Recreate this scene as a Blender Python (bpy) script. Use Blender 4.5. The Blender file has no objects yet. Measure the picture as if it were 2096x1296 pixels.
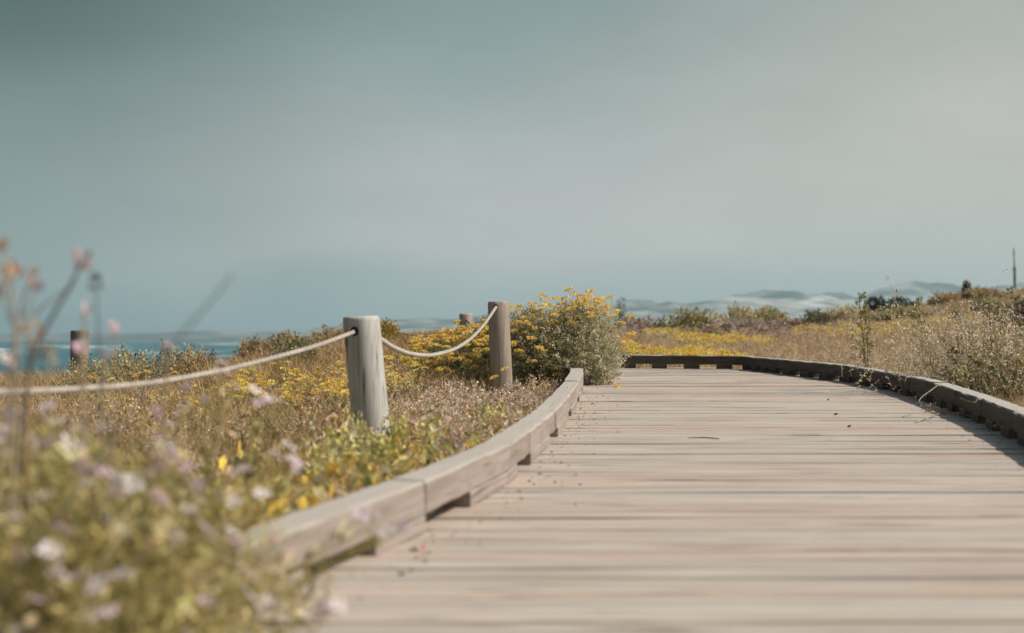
import bpy, math
import numpy as np
from mathutils import Vector, Matrix

RNG = np.random.default_rng(11)
sc = bpy.context.scene
COL = sc.collection

# ------------------------------------------------------------------ camera
F = 2911.0            # focal length in photo pixels (50 mm on 36 mm)
H = 0.52              # lens height above the deck
S = 0.0172            # the deck climbs gently away from the lens
PITCH = math.atan(42 / F)
cam_d = bpy.data.cameras.new('camera')
cam = bpy.data.objects.new('camera', cam_d)
COL.objects.link(cam)
cam.location = (0, 0, H)
cam.rotation_euler = (math.pi / 2 + PITCH, 0, 0)
cam_d.lens = 50
cam_d.sensor_width = 36
cam_d.clip_start = 0.05
cam_d.clip_end = 20000
cam_d.dof.use_dof = True
cam_d.dof.focus_distance = 8.8
cam_d.dof.aperture_fstop = 2.5
cam_d.dof.aperture_blades = 0
sc.camera = cam


def P(px, py, d):
    """world point that stands d metres ahead on the ray of photo pixel (px, py)"""
    u = (px - 1048) / F
    v = (648 - py) / F
    cy, sy = math.cos(PITCH), math.sin(PITCH)
    dy = cy - v * sy
    dz = sy + v * cy
    k = d / dy
    return np.array([u * k, d, H + dz * k])


def srgb(r, g, b):
    f = lambda c: (c / 255) / 12.92 if c / 255 <= .04045 else ((c / 255 + .055) / 1.055) ** 2.4
    return np.array([f(r), f(g), f(b)])


# ------------------------------------------------------------------ object helpers
def tag(o, label=None, cat=None, group=None, kind=None):
    if label: o['label'] = label
    if cat: o['category'] = cat
    if group: o['group'] = group
    if kind: o['kind'] = kind
    return o


def empty(name, loc, label=None, cat=None, group=None):
    o = bpy.data.objects.new(name, None)
    COL.objects.link(o)
    o.location = [float(v) for v in loc]
    o.empty_display_size = .1
    return tag(o, label, cat, group)


class MB:
    """collects arrays of vertices, faces and per-vertex colours; builds ONE mesh object"""
    def __init__(self):
        self.v, self.f, self.c, self.e, self.n = [], [], [], [], 0

    def add(self, v, f, c=(.5, .5, .5), extra=None):
        v = np.asarray(v, float).reshape(-1, 3)
        c = np.asarray(c, float)
        if c.ndim == 1: c = np.repeat(c[None], len(v), 0)
        self.v.append(v); self.c.append(c)
        self.e.append(np.zeros((len(v), 3)) if extra is None else np.asarray(extra, float))
        f = f if isinstance(f, list) else [f]
        for a in f:
            self.f.append(np.asarray(a, int) + self.n)
        self.n += len(v)

    def build(self, name, mat, parent=None, loc=(0, 0, 0), rot=None, smooth=False, extra=False):
        v = np.concatenate(self.v); c = np.concatenate(self.c)
        me = bpy.data.meshes.new(name)
        me.vertices.add(len(v)); me.vertices.foreach_set('co', v.ravel())
        tot = np.concatenate([np.full(len(a), a.shape[1]) for a in self.f])
        idx = np.concatenate([a.ravel() for a in self.f])
        start = np.concatenate([[0], np.cumsum(tot)[:-1]])
        me.loops.add(len(idx)); me.loops.foreach_set('vertex_index', idx)
        me.polygons.add(len(tot))
        me.polygons.foreach_set('loop_start', start)
        me.polygons.foreach_set('loop_total', tot)
        me.polygons.foreach_set('use_smooth', np.full(len(tot), bool(smooth)))
        a = me.attributes.new('tone', 'FLOAT_COLOR', 'POINT')
        a.data.foreach_set('color', np.concatenate([np.clip(c, 0, 1), np.ones((len(c), 1))], 1).ravel())
        if extra:
            a = me.attributes.new('grain', 'FLOAT_VECTOR', 'POINT')
            a.data.foreach_set('vector', np.concatenate(self.e).ravel())
        me.update(calc_edges=True)
        me.materials.append(mat)
        o = bpy.data.objects.new(name, me)
        COL.objects.link(o)
        o.parent = parent
        o.location = [float(q) for q in loc]
        if rot is not None: o.rotation_euler = rot
        return o


def copy_child(src, parent, loc, rot=(0, 0, 0), s=1.0):
    c = src.copy(); COL.objects.link(c)
    c.parent = parent; c.location = [float(q) for q in loc]; c.rotation_euler = rot; c.scale = (s, s, s)
    return c


# ------------------------------------------------------------------ array shapes
def unit(a):
    return a / np.maximum(np.linalg.norm(a, axis=-1, keepdims=True), 1e-9)


def ribbons(mb, base, d0, L, w, bend, segs, col, leaf=False, side=None):
    """N bent blades (or leaves): p(t) = base + L (d0 t + bend t^2)"""
    base = np.asarray(base, float); N = len(base)
    d0 = unit(np.asarray(d0, float)); L = np.broadcast_to(L, N); w = np.broadcast_to(w, N)
    t = np.linspace(0, 1, segs + 1)
    pts = base[:, None] + L[:, None, None] * (d0[:, None] * t[None, :, None] + np.asarray(bend)[:, None] * (t ** 2)[None, :, None])
    if side is None:
        side = unit(np.cross(d0, RNG.normal(size=(N, 3)) + np.array([0, .0, .01])))
    prof = np.maximum(np.sin(math.pi * np.clip(t * .94 + .06, 0, 1)), .04) if leaf else np.maximum(1 - t ** 1.6, .12)
    hw = .5 * w[:, None, None] * prof[None, :, None] * side[:, None]
    V = np.stack([pts - hw, pts + hw], 2).reshape(-1, 3)       # N,(segs+1),2
    k = 2 * (segs + 1)
    q = np.array([[2 * s, 2 * s + 1, 2 * s + 3, 2 * s + 2] for s in range(segs)])
    Fq = (np.arange(N)[:, None, None] * k + q[None]).reshape(-1, 4)
    col = np.asarray(col, float)
    if col.ndim == 1: col = np.repeat(col[None], N, 0)
    mb.add(V, Fq, np.repeat(col, k, 0))
    return pts


def leaflets(mb, base, d0, L, w, col, fold=.25):
    """N small folded diamond leaves"""
    base = np.asarray(base, float); N = len(base); d0 = unit(np.asarray(d0, float))
    L = np.broadcast_to(L, N)[:, None]; w = np.broadcast_to(w, N)[:, None]
    side = unit(np.cross(d0, RNG.normal(size=(N, 3)))); nor = np.cross(side, d0)
    mid = base + d0 * L * .5 + nor * w * fold
    V = np.stack([base, mid + side * w * .5, base + d0 * L, mid - side * w * .5], 1).reshape(-1, 3)
    a = np.arange(N)[:, None] * 4
    Ft = np.concatenate([a + np.array([0, 1, 2]), a + np.array([0, 2, 3])])
    col = np.asarray(col, float)
    if col.ndim == 1: col = np.repeat(col[None], N, 0)
    mb.add(V, Ft, np.repeat(col, 4, 0))


def tube(mb, pts, r, sides=6, col=(.5, .5, .5), cap=True):
    pts = np.asarray(pts, float); n = len(pts); r = np.broadcast_to(r, n)
    tg = unit(np.gradient(pts, axis=0))
    ref = np.array([0, 0, 1.]) if abs(tg[0, 2]) < .9 else np.array([1., 0, 0])
    s = unit(np.cross(tg, ref)); u = np.cross(s, tg)
    a = np.linspace(0, 2 * math.pi, sides, endpoint=False)
    V = pts[:, None] + r[:, None, None] * (np.cos(a)[None, :, None] * s[:, None] + np.sin(a)[None, :, None] * u[:, None])
    q = []
    for i in range(n - 1):
        for j in range(sides):
            k = (j + 1) % sides
            q.append([i * sides + j, i * sides + k, (i + 1) * sides + k, (i + 1) * sides + j])
    f = [np.array(q)]
    if cap:
        f.append(np.array([list(range(sides))[::-1]])); f.append(np.array([[(n - 1) * sides + j for j in range(sides)]]))
    mb.add(V.reshape(-1, 3), f, col)


def chamfer_box(mb, lx, ly, lz, c=.006, col=(.5, .5, .5), rough=0., nx=1, seed=0):
    """box with chamfered long edges, length along x, sitting on z=0, centred in x and y"""
    hy = ly / 2
    prof = np.array([(-hy + c, 0), (hy - c, 0), (hy, c), (hy, lz - c), (hy - c, lz), (-hy + c, lz), (-hy, lz - c), (-hy, c)])
    xs = np.linspace(-lx / 2, lx / 2, nx + 1)
    rs = np.random.default_rng(seed)
    V = []
    for x in xs:
        for (y, z) in prof:
            V.append((x, y + rs.normal() * rough, z + rs.normal() * rough))
    q = []
    for i in range(nx):
        for j in range(8):
            k = (j + 1) % 8
            q.append([i * 8 + j, (i + 1) * 8 + j, (i + 1) * 8 + k, i * 8 + k])
    mb.add(V, [np.array(q), np.array([[7, 6, 5, 4, 3, 2, 1, 0]])[:, ::-1], np.array([[nx * 8 + j for j in range(8)]])], col)


# ------------------------------------------------------------------ material helpers
def new_mat(name):
    m = bpy.data.materials.new(name); m.use_nodes = True
    nt = m.node_tree; nt.nodes.clear()
    out = nt.nodes.new('ShaderNodeOutputMaterial')
    return m, nt, out


def N(nt, typ, **kw):
    n = nt.nodes.new(typ)
    for k, v in kw.items():
        if k.startswith('in_'):
            key = k[3:]
            n.inputs[int(key) if key.isdigit() else key.replace('_', ' ')].default_value = v
        else: setattr(n, k, v)
    return n


def ramp(nt, stops, interp='LINEAR'):
    n = nt.nodes.new('ShaderNodeValToRGB'); cr = n.color_ramp; cr.interpolation = interp
    while len(cr.elements) < len(stops): cr.elements.new(.5)
    for e, (p, c) in zip(cr.elements, stops):
        e.position = p; e.color = (*[float(q) for q in c], 1) if len(c) == 3 else c
    return n


def mix(nt, a, b, fac, blend='MIX'):
    n = nt.nodes.new('ShaderNodeMix'); n.data_type = 'RGBA'; n.blend_type = blend
    for sock, v in ((n.inputs[0], fac), (n.inputs[6], a), (n.inputs[7], b)):
        if hasattr(v, 'is_output'): nt.links.new(v, sock)
        elif isinstance(v, (int, float)): sock.default_value = v
        else: sock.default_value = (*[float(q) for q in v], 1)
    return n.outputs[2]


def math_n(nt, op, a, b=None, clamp=False):
    n = nt.nodes.new('ShaderNodeMath'); n.operation = op; n.use_clamp = clamp
    for i, v in enumerate((a, b)):
        if v is None: continue
        if hasattr(v, 'is_output'): nt.links.new(v, n.inputs[i])
        else: n.inputs[i].default_value = v
    return n.outputs[0]


def plant_mat(name, trans=.35, rough=.75, var=.35):
    """leaf, blade and petal material: mesh tone times a small-scale noise, part of the light passes through"""
    m, nt, out = new_mat(name); L = nt.links
    at = N(nt, 'ShaderNodeAttribute', attribute_name='tone')
    geo = N(nt, 'ShaderNodeNewGeometry')
    nz = N(nt, 'ShaderNodeTexNoise', in_Scale=60.0, in_Detail=3.0)
    L.new(geo.outputs['Position'], nz.inputs['Vector'])
    mr = N(nt, 'ShaderNodeMapRange', in_1=.3, in_2=.7, in_3=1 - var, in_4=1 + var)
    L.new(nz.outputs['Fac'], mr.inputs[0])
    col = mix(nt, at.outputs['Color'], (1, 1, 1), 0.0)
    vm = N(nt, 'ShaderNodeVectorMath', operation='SCALE')
    L.new(col, vm.inputs[0]); L.new(mr.outputs[0], vm.inputs['Scale'])
    bs = N(nt, 'ShaderNodeBsdfPrincipled', in_Roughness=rough)
    bs.inputs['Specular IOR Level'].default_value = .18
    L.new(vm.outputs[0], bs.inputs['Base Color'])
    tr = N(nt, 'ShaderNodeBsdfTranslucent')
    L.new(vm.outputs[0], tr.inputs['Color'])
    ms = N(nt, 'ShaderNodeMixShader', in_0=trans)
    L.new(bs.outputs[0], ms.inputs[1]); L.new(tr.outputs[0], ms.inputs[2])
    L.new(ms.outputs[0], out.inputs[0])
    return m


def wood_mat(name, pale, mid, dark, coord='Object', axis=0, crack=.5, scale=1.0, use_tone=False, stain=None, bump=.5, lightened=None):
    """weathered timber: grain stretched along one axis, dark checks, blotches"""
    m, nt, out = new_mat(name); L = nt.links
    if coord == 'grain':
        src = N(nt, 'ShaderNodeAttribute', attribute_name='grain').outputs['Vector']
    else:
        tc = N(nt, 'ShaderNodeTexCoord').outputs['Object']
        oi = N(nt, 'ShaderNodeObjectInfo')
        ad = N(nt, 'ShaderNodeVectorMath', operation='MULTIPLY_ADD')
        cb = N(nt, 'ShaderNodeCombineXYZ')
        for i in range(3): L.new(oi.outputs['Random'], cb.inputs[i])
        L.new(cb.outputs[0], ad.inputs[0]); ad.inputs[1].default_value = (17, 31, 53)
        L.new(tc, ad.inputs[2]); src = ad.outputs[0]

    def stretched(along, across):
        s = [across * scale] * 3; s[axis] = along * scale
        mp = N(nt, 'ShaderNodeMapping'); mp.inputs['Scale'].default_value = s
        L.new(src, mp.inputs['Vector']); return mp.outputs[0]
    g1 = N(nt, 'ShaderNodeTexNoise', in_Scale=1.0, in_Detail=6.0, in_Roughness=.65, in_Distortion=.4); L.new(stretched(1.6, 32 if axis == 2 else 34), g1.inputs['Vector'])
    g2 = N(nt, 'ShaderNodeTexNoise', in_Scale=1.0, in_Detail=4.0, in_Roughness=.6); L.new(stretched(2.5, 170), g2.inputs['Vector'])
    bl = N(nt, 'ShaderNodeTexNoise', in_Scale=1.0, in_Detail=4.0, in_Roughness=.6); L.new(stretched(1.3, 7), bl.inputs['Vector'])
    ck = N(nt, 'ShaderNodeTexNoise', in_Scale=1.0, in_Detail=3.0, in_Roughness=.55); L.new(stretched(2.2, 48 if axis == 2 else 40), ck.inputs['Vector'])
    r1 = ramp(nt, [(.3, mid), (.62, pale)]); L.new(g1.outputs['Fac'], r1.inputs[0])
    c = r1.outputs[0]
    if stain is not None:
        rb = ramp(nt, [(.45, (0, 0, 0)), (.7, (1, 1, 1))]); L.new(bl.outputs['Fac'], rb.inputs[0])
        c = mix(nt, c, stain, math_n(nt, 'MULTIPLY', rb.outputs[0], .75))
    fine = N(nt, 'ShaderNodeMapRange', in_1=.3, in_2=.7, in_3=.78, in_4=1.16); L.new(g2.outputs['Fac'], fine.inputs[0])
    vm = N(nt, 'ShaderNodeVectorMath', operation='SCALE'); L.new(c, vm.inputs[0]); L.new(fine.outputs[0], vm.inputs['Scale'])
    c = vm.outputs[0]
    rc = ramp(nt, [(.28, (1, 1, 1)), (.39, (0, 0, 0))]); L.new(ck.outputs['Fac'], rc.inputs[0])
    ckf = math_n(nt, 'MULTIPLY', rc.outputs[0], crack)
    c = mix(nt, c, dark, ckf)
    if lightened is not None:          # upper face paled: sunlight painted in along with some silver weathering
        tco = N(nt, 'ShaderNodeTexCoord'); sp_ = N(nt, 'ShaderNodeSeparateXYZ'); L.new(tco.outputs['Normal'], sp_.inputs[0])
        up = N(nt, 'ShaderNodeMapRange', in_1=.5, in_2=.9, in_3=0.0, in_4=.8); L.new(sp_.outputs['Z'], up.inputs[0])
        c = mix(nt, c, mix(nt, c, lightened, .75), up.outputs[0])
    if use_tone:
        at = N(nt, 'ShaderNodeAttribute', attribute_name='tone')
        v2 = N(nt, 'ShaderNodeVectorMath', operation='MULTIPLY'); L.new(c, v2.inputs[0]); L.new(at.outputs['Color'], v2.inputs[1])
        v3 = N(nt, 'ShaderNodeVectorMath', operation='SCALE'); v3.inputs['Scale'].default_value = 2.0; L.new(v2.outputs[0], v3.inputs[0])
        c = v3.outputs[0]
    bs = N(nt, 'ShaderNodeBsdfPrincipled', in_Roughness=.82)
    bs.inputs['Specular IOR Level'].default_value = .22
    L.new(c, bs.inputs['Base Color'])
    h = math_n(nt, 'SUBTRACT', math_n(nt, 'ADD', math_n(nt, 'MULTIPLY', g1.outputs['Fac'], .6), math_n(nt, 'MULTIPLY', g2.outputs['Fac'], .4)), math_n(nt, 'MULTIPLY', ckf, .6))
    bp = N(nt, 'ShaderNodeBump', in_Strength=bump, in_Distance=.004); L.new(h, bp.inputs['Height'])
    L.new(bp.outputs[0], bs.inputs['Normal'])
    L.new(bs.outputs[0], out.inputs[0])
    return m


# ------------------------------------------------------------------ path outline
LEFT = np.array([(-2.0, -1.75), (0, -1.12), (1.0, -.83), (2.0, -.56), (2.68, -.376), (3.36, -.20), (3.79, -.085), (4.30, -.005), (4.88, .07), (5.9, .195), (7.1, .30),
                 (8.3, .395), (9.3, .465), (10.1, .505)])           # (distance ahead, x) of the kerb's inner foot
LCORNER = [(.47, 10.55), (.30, 10.9), (-.1, 11.15), (-.8, 11.42)]     # (x, y): the inner kerb turns left behind the bush
RIGHT = np.array([(-2.0, .35), (0, .66), (1.5, .98), (3.0, 1.40), (4.2, 1.71), (5.39, 1.955), (6.5, 2.15), (7.97, 2.37), (9.35, 2.50), (10.4, 2.50), (11.3, 2.385), (12.1, 2.25), (13.02, 2.08)])
RCORNER = [(1.50, 13.19), (.93, 13.32), (.2, 13.40), (-.3, 13.55)]
xl = lambda y: np.interp(y, LEFT[:, 0], LEFT[:, 1])
xr = lambda y: np.interp(y, RIGHT[:, 0], RIGHT[:, 1])
LEG = np.array([(.45, 12.0), (-.35, 12.35), (-1.0, 12.75), (-1.2, 12.9)])   # middle line of the leg that runs on behind the bush
deckz = lambda y: S * y


def on_path(x, y, m=.12):
    a = (y < 10.4) & (x > xl(y) - m) & (x < xr(y) + m)
    b = (y >= 10.4) & (y < 13.1 + m) & (x < xr(np.minimum(y, 13.0)) + m) & (x > xl(np.minimum(y, 10.1)) - m)
    c = np.zeros(np.shape(x), bool)
    for (p, q) in zip(LEG[:-1], LEG[1:]):
        d = q - p; t = np.clip(((x - p[0]) * d[0] + (y - p[1]) * d[1]) / (d @ d), 0, 1)
        c = c | (np.hypot(x - p[0] - t * d[0], y - p[1] - t * d[1]) < .98 + m)
    return a | b | (c & (y > 10.4) & (x < 1.5))


# ------------------------------------------------------------------ terrain
CR = np.array([(-2500, 840, 11), (-600, 815, 11), (0, 803, 11), (300, 793, 11.5), (420, 775, 15), (480, 750, 20), (560, 730, 23), (700, 706, 26), (860, 693, 28), (1000, 686, 30), (1250, 684, 34), (1330, 682, 36),
               (1450, 676, 38), (1600, 668, 40), (1700, 660, 45), (1800, 644, 50), (1900, 623, 55), (2000, 603, 58), (2096, 594, 60), (2600, 570, 60), (5000, 540, 60)], float)


def lump(x, y):
    return (np.sin(x * 1.7 + 1.3 * np.sin(y * .9)) * np.cos(y * 1.3 + .7 * np.sin(x * 1.1)) * .5 + np.sin(x * 4.1 + y * 2.7) * .18 + np.sin(x * .53 - y * .41 + 2) * .5)


def ground(x, y):
    x = np.asarray(x, float); y = np.asarray(y, float)
    yy = np.maximum(y, 3.0)
    px = 1048 + F * x / yy
    cy = np.interp(px, CR[:, 0], CR[:, 1]); D = np.interp(px, CR[:, 0], CR[:, 2])
    zc = H + (690 - cy) / F * D
    base = S * np.clip(y, -5, 40) - .07
    t = np.clip((yy - 6) / (D - 6), 0, 1); right = np.clip((px - 1150) / 200, 0, 1)
    t = t * t * (3 - 2 * t) * (1 - right) + t ** 2.3 * right
    z = base * (1 - t) + zc * t
    right = np.clip((px - 1250) / 300, 0, 1)
    z = z - .05 * np.exp(-((x + .56) / .28) ** 2 - ((y - 5.5) / .6) ** 2)
    z = z - .11 * np.exp(-((x + .02) / .42) ** 2 - ((y - 9.5) / 1.1) ** 2)          # hollow at the brown post's foot
    z = z + .15 * np.exp(-((x + 1.7) / 1.25) ** 2 - ((y - 10.0) / .9) ** 2)          # low hummock before the bend
    z = z + .13 * np.exp(-((y - 2.0) / 1.1) ** 2) * np.clip((xl(y) - x - .1) / .3, 0, 1)   # bank beside the kerb
    fall = .22 * (1 - right) + .022 * right
    far = np.maximum(yy - D, 0)
    z = z - fall * far * far / (far + 4)
    rr = np.hypot(x, y)
    z = z - np.clip((rr - 180) / 160, 0, 1) ** 2 * 16
    z = z - np.clip((-x - 9) / 20, 0, 1) ** 1.5 * 6
    wild = np.where(on_path(x, y, .35), 0., 1.)
    z = z + lump(x, y) * np.clip((rr - 2) / 30, .0, .5) * .13 * wild
    return np.maximum(z, -12.0)


def axis_pts(lo, hi, n, fine):
    t = np.linspace(-1, 1, n)
    a = np.sinh(t * fine) / math.sinh(fine)
    return np.where(a < 0, -a * lo, a * hi)


gx = axis_pts(-420, 420, 300, 5.2); gy = axis_pts(-120, 480, 340, 4.6) + 9
X, Y = np.meshgrid(gx, gy); Z = ground(X, Y)
deckmask = on_path(X, Y, .12)
Z = np.where(deckmask, np.minimum(Z, S * Y - .12), Z)
mb = MB(); ni, nj = X.shape
ii = np.arange(ni * nj).reshape(ni, nj)
mb.add(np.stack([X, Y, Z], -1).reshape(-1, 3), np.stack([ii[:-1, :-1], ii[:-1, 1:], ii[1:, 1:], ii[1:, :-1]], -1).reshape(-1, 4))
m, nt, out = new_mat('sandy_soil'); L = nt.links
geo = N(nt, 'ShaderNodeNewGeometry')
n1 = N(nt, 'ShaderNodeTexNoise', in_Scale=2.2, in_Detail=8.0, in_Roughness=.7); L.new(geo.outputs['Position'], n1.inputs['Vector'])
n2 = N(nt, 'ShaderNodeTexNoise', in_Scale=38.0, in_Detail=5.0, in_Roughness=.7); L.new(geo.outputs['Position'], n2.inputs['Vector'])
r1 = ramp(nt, [(.3, (.085, .05, .02)), (.5, (.19, .115, .05)), (.7, (.30, .21, .11))]); L.new(n1.outputs['Fac'], r1.inputs[0])
r2 = ramp(nt, [(.35, (.4, .4, .4)), (.65, (1.2, 1.2, 1.2))]); L.new(n2.outputs['Fac'], r2.inputs[0])
bs = N(nt, 'ShaderNodeBsdfPrincipled', in_Roughness=.95); bs.inputs['Specular IOR Level'].default_value = .1
L.new(mix(nt, r1.outputs[0], r2.outputs[0], 1.0, 'MULTIPLY'), bs.inputs['Base Color'])
bp = N(nt, 'ShaderNodeBump', in_Strength=.9, in_Distance=.03); L.new(n2.outputs['Fac'], bp.inputs['Height']); L.new(bp.outputs[0], bs.inputs['Normal'])
L.new(bs.outputs[0], out.inputs[0])
tag(mb.build('ground', m, smooth=True), 'sandy brown coastal ground rising into low dunes', 'ground', kind='structure')

# ------------------------------------------------------------------ sea
ang = np.linspace(0, 2 * math.pi, 96, endpoint=False)
mb = MB()
rad = [0.0, 120, 300, 700, 1500, 3000, 6900]
V = [(0, 0, -8)]; Fq = []; Ft = []
for k, r in enumerate(rad[1:]):
    for a in ang: V.append((r * math.cos(a), r * math.sin(a), -8 - r * r / 12.7e6))
n = len(ang)
for j in range(n):
    Ft.append([0, 1 + j, 1 + (j + 1) % n])
    for k in range(len(rad) - 2):
        a, b = 1 + k * n, 1 + (k + 1) * n
        Fq.append([a + j, b + j, b + (j + 1) % n, a + (j + 1) % n])
mb.add(V, [np.array(Fq), np.array(Ft)])
m, nt, out = new_mat('sea_water'); L = nt.links
geo = N(nt, 'ShaderNodeNewGeometry')
mp = N(nt, 'ShaderNodeMapping'); mp.inputs['Scale'].default_value = (.10, .35, 1); L.new(geo.outputs['Position'], mp.inputs['Vector'])
w1 = N(nt, 'ShaderNodeTexNoise', in_Scale=1.0, in_Detail=6.0, in_Roughness=.6); L.new(mp.outputs[0], w1.inputs['Vector'])
mp2 = N(nt, 'ShaderNodeMapping'); mp2.inputs['Scale'].default_value = (.010, .0035, 1); L.new(geo.outputs['Position'], mp2.inputs['Vector'])
w2 = N(nt, 'ShaderNodeTexNoise', in_Scale=1.0, in_Detail=5.0, in_Roughness=.62); L.new(mp2.outputs[0], w2.inputs['Vector'])
foam = ramp(nt, [(.56, (0, 0, 0)), (.66, (1, 1, 1))]); L.new(w2.outputs['Fac'], foam.inputs[0])
sepx = N(nt, 'ShaderNodeSeparateXYZ'); L.new(geo.outputs['Position'], sepx.inputs[0])
nearb = N(nt, 'ShaderNodeMapRange', in_1=500.0, in_2=900.0, in_3=0.0, in_4=1.0); L.new(sepx.outputs['Y'], nearb.inputs[0])
farb = N(nt, 'ShaderNodeMapRange', in_1=1400.0, in_2=2400.0, in_3=1.0, in_4=.15); L.new(sepx.outputs['Y'], farb.inputs[0])
band = math_n(nt, 'MULTIPLY', nearb.outputs[0], farb.outputs[0])
ff = math_n(nt, 'MULTIPLY', foam.outputs[0], band)
deep = ramp(nt, [(.35, (.03, .10, .125)), (.65, (.05, .15, .175))]); L.new(w2.outputs['Fac'], deep.inputs[0])
bs = N(nt, 'ShaderNodeBsdfPrincipled', in_Roughness=.55); bs.inputs['Specular IOR Level'].default_value = .25
L.new(mix(nt, deep.outputs[0], (.75, .78, .78), ff), bs.inputs['Base Color'])
bp = N(nt, 'ShaderNodeBump', in_Strength=1.0, in_Distance=1.2); L.new(w1.outputs['Fac'], bp.inputs['Height']); L.new(bp.outputs[0], bs.inputs['Normal'])
L.new(bs.outputs[0], out.inputs[0])
tag(mb.build('sea', m), 'teal sea with white surf beyond the dunes', 'sea', kind='structure')

# ------------------------------------------------------------------ far mountains
RG = np.array([(-3000, 684), (-500, 684), (0, 683), (300, 681), (550, 676), (700, 668), (900, 646), (1100, 624), (1270, 604), (1400, 596), (1480, 588), (1560, 583), (1700, 583), (1800, 586), (1900, 588), (1990, 590), (2200, 580), (2700, 575), (5000, 580)], float)


def vnoise(x, y, seed):
    """value noise on arrays"""
    r = np.random.default_rng(seed); T = r.random((256, 256))
    xi = np.floor(x).astype(int); yi = np.floor(y).astype(int); fx = x - xi; fy = y - yi
    fx = fx * fx * (3 - 2 * fx); fy = fy * fy * (3 - 2 * fy)
    g = lambda a, b: T[a % 256, b % 256]
    return (g(xi, yi) * (1 - fx) + g(xi + 1, yi) * fx) * (1 - fy) + (g(xi, yi + 1) * (1 - fx) + g(xi + 1, yi + 1) * fx) * fy


def fbm(x, y, seed, o=5):
    s = 0; a = .5
    for k in range(o):
        s = s + a * vnoise(x * 2 ** k, y * 2 ** k, seed + k); a *= .5
    return s


mx = np.linspace(-4600, 4600, 420); my = np.linspace(3400, 6200, 90)
X, Y = np.meshgrid(mx, my)
pxm = 1048 + F * X / Y
top = H + (690 - np.interp(pxm, RG[:, 0], RG[:, 1])) / F * 5400
t = np.clip((Y - 3500) / 1900, 0, 1); env = t ** .8 * (1 - .6 * np.clip((Y - 5500) / 700, 0, 1))
nz = fbm(X / 300 + 40, Y / 420 + 40, 3, 6)
rg = 1 - np.abs(fbm(X / 420 + 9, Y / 500 + 9, 31, 6) * 2 - 1)
Z = -14 + (top + 14) * env * (.42 + .72 * nz + .5 * (rg - .6))
Z = np.where(Y < 3450, -14, Z)
mb = MB(); ni, nj = X.shape; ii = np.arange(ni * nj).reshape(ni, nj)
mb.add(np.stack([X, Y, Z], -1).reshape(-1, 3), np.stack([ii[:-1, :-1], ii[:-1, 1:], ii[1:, 1:], ii[1:, :-1]], -1).reshape(-1, 4))
m, nt, out = new_mat('mountain_scrub_and_sand'); L = nt.links
geo = N(nt, 'ShaderNodeNewGeometry')
mp = N(nt, 'ShaderNodeMapping'); mp.inputs['Scale'].default_value = (.0042, .0024, .020); L.new(geo.outputs['Position'], mp.inputs['Vector'])
n1 = N(nt, 'ShaderNodeTexNoise', in_Scale=1.0, in_Detail=5.0, in_Roughness=.58, in_Distortion=.6); L.new(mp.outputs[0], n1.inputs['Vector'])
r1 = ramp(nt, [(.40, (.03, .05, .05)), (.48, (.11, .14, .14)), (.66, (.50, .48, .45))]); L.new(n1.outputs['Fac'], r1.inputs[0])
bs = N(nt, 'ShaderNodeBsdfPrincipled', in_Roughness=.95); bs.inputs['Specular IOR Level'].default_value = .05
sx_ = N(nt, 'ShaderNodeSeparateXYZ'); L.new(geo.outputs['Position'], sx_.inputs[0]); wst = N(nt, 'ShaderNodeMapRange', in_1=-1400.0, in_2=300.0, in_3=.30, in_4=1.0); L.new(sx_.outputs['X'], wst.inputs[0])   # pale patches lose contrast towards the west
L.new(mix(nt, (.085, .11, .11), r1.outputs[0], wst.outputs[0]), bs.inputs['Base Color']); L.new(bs.outputs[0], out.inputs[0])
tag(mb.build('mountains', m, smooth=True), 'far hazy mountains with pale sandy patches across the bay', 'mountains', kind='structure')

# ------------------------------------------------------------------ haze
hb = MB()
x0, x1, y0, y1, z0, z1 = -7200, 7200, -7200, 7200, -16, 300
hb.add([(x0, y0, z0), (x1, y0, z0), (x1, y1, z0), (x0, y1, z0), (x0, y0, z1), (x1, y0, z1), (x1, y1, z1), (x0, y1, z1)],
       np.array([[0, 3, 2, 1], [4, 5, 6, 7], [0, 1, 5, 4], [1, 2, 6, 5], [2, 3, 7, 6], [3, 0, 4, 7]]))
m, nt, out = new_mat('sea_haze')
pv = N(nt, 'ShaderNodeVolumePrincipled', in_Density=.00016, in_Anisotropy=.15)
pv.inputs['Color'].default_value = (.62, .83, .89, 1)
nt.links.new(pv.outputs[0], out.inputs['Volume'])
tag(hb.build('haze', m), 'thin pale sea haze over the bay', 'haze', kind='stuff')

# ------------------------------------------------------------------ boardwalk deck
deck = MB()


def plank(cx, cy, cz, ln, w, yaw, th=.038, seed=0, tone=(.5, .5, .5), tilt=0., roll=0.):
    b = MB(); chamfer_box(b, ln, w, th, .002, nx=max(2, int(ln / .35)), rough=.0006, seed=seed)
    v = b.v[0].copy(); g = v + np.array([seed * 7.31 % 97, seed * 3.77 % 61, seed * 1.93 % 41])
    v[:, 2] -= th
    v[:, 2] += v[:, 1] * tilt + v[:, 0] * roll
    ca, sa = math.cos(yaw), math.sin(yaw)
    x = v[:, 0] * ca - v[:, 1] * sa + cx; y = v[:, 0] * sa + v[:, 1] * ca + cy
    deck.add(np.stack([x, y, v[:, 2] + cz + S * (y - cy)], 1), b.f, tone, g)


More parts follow.
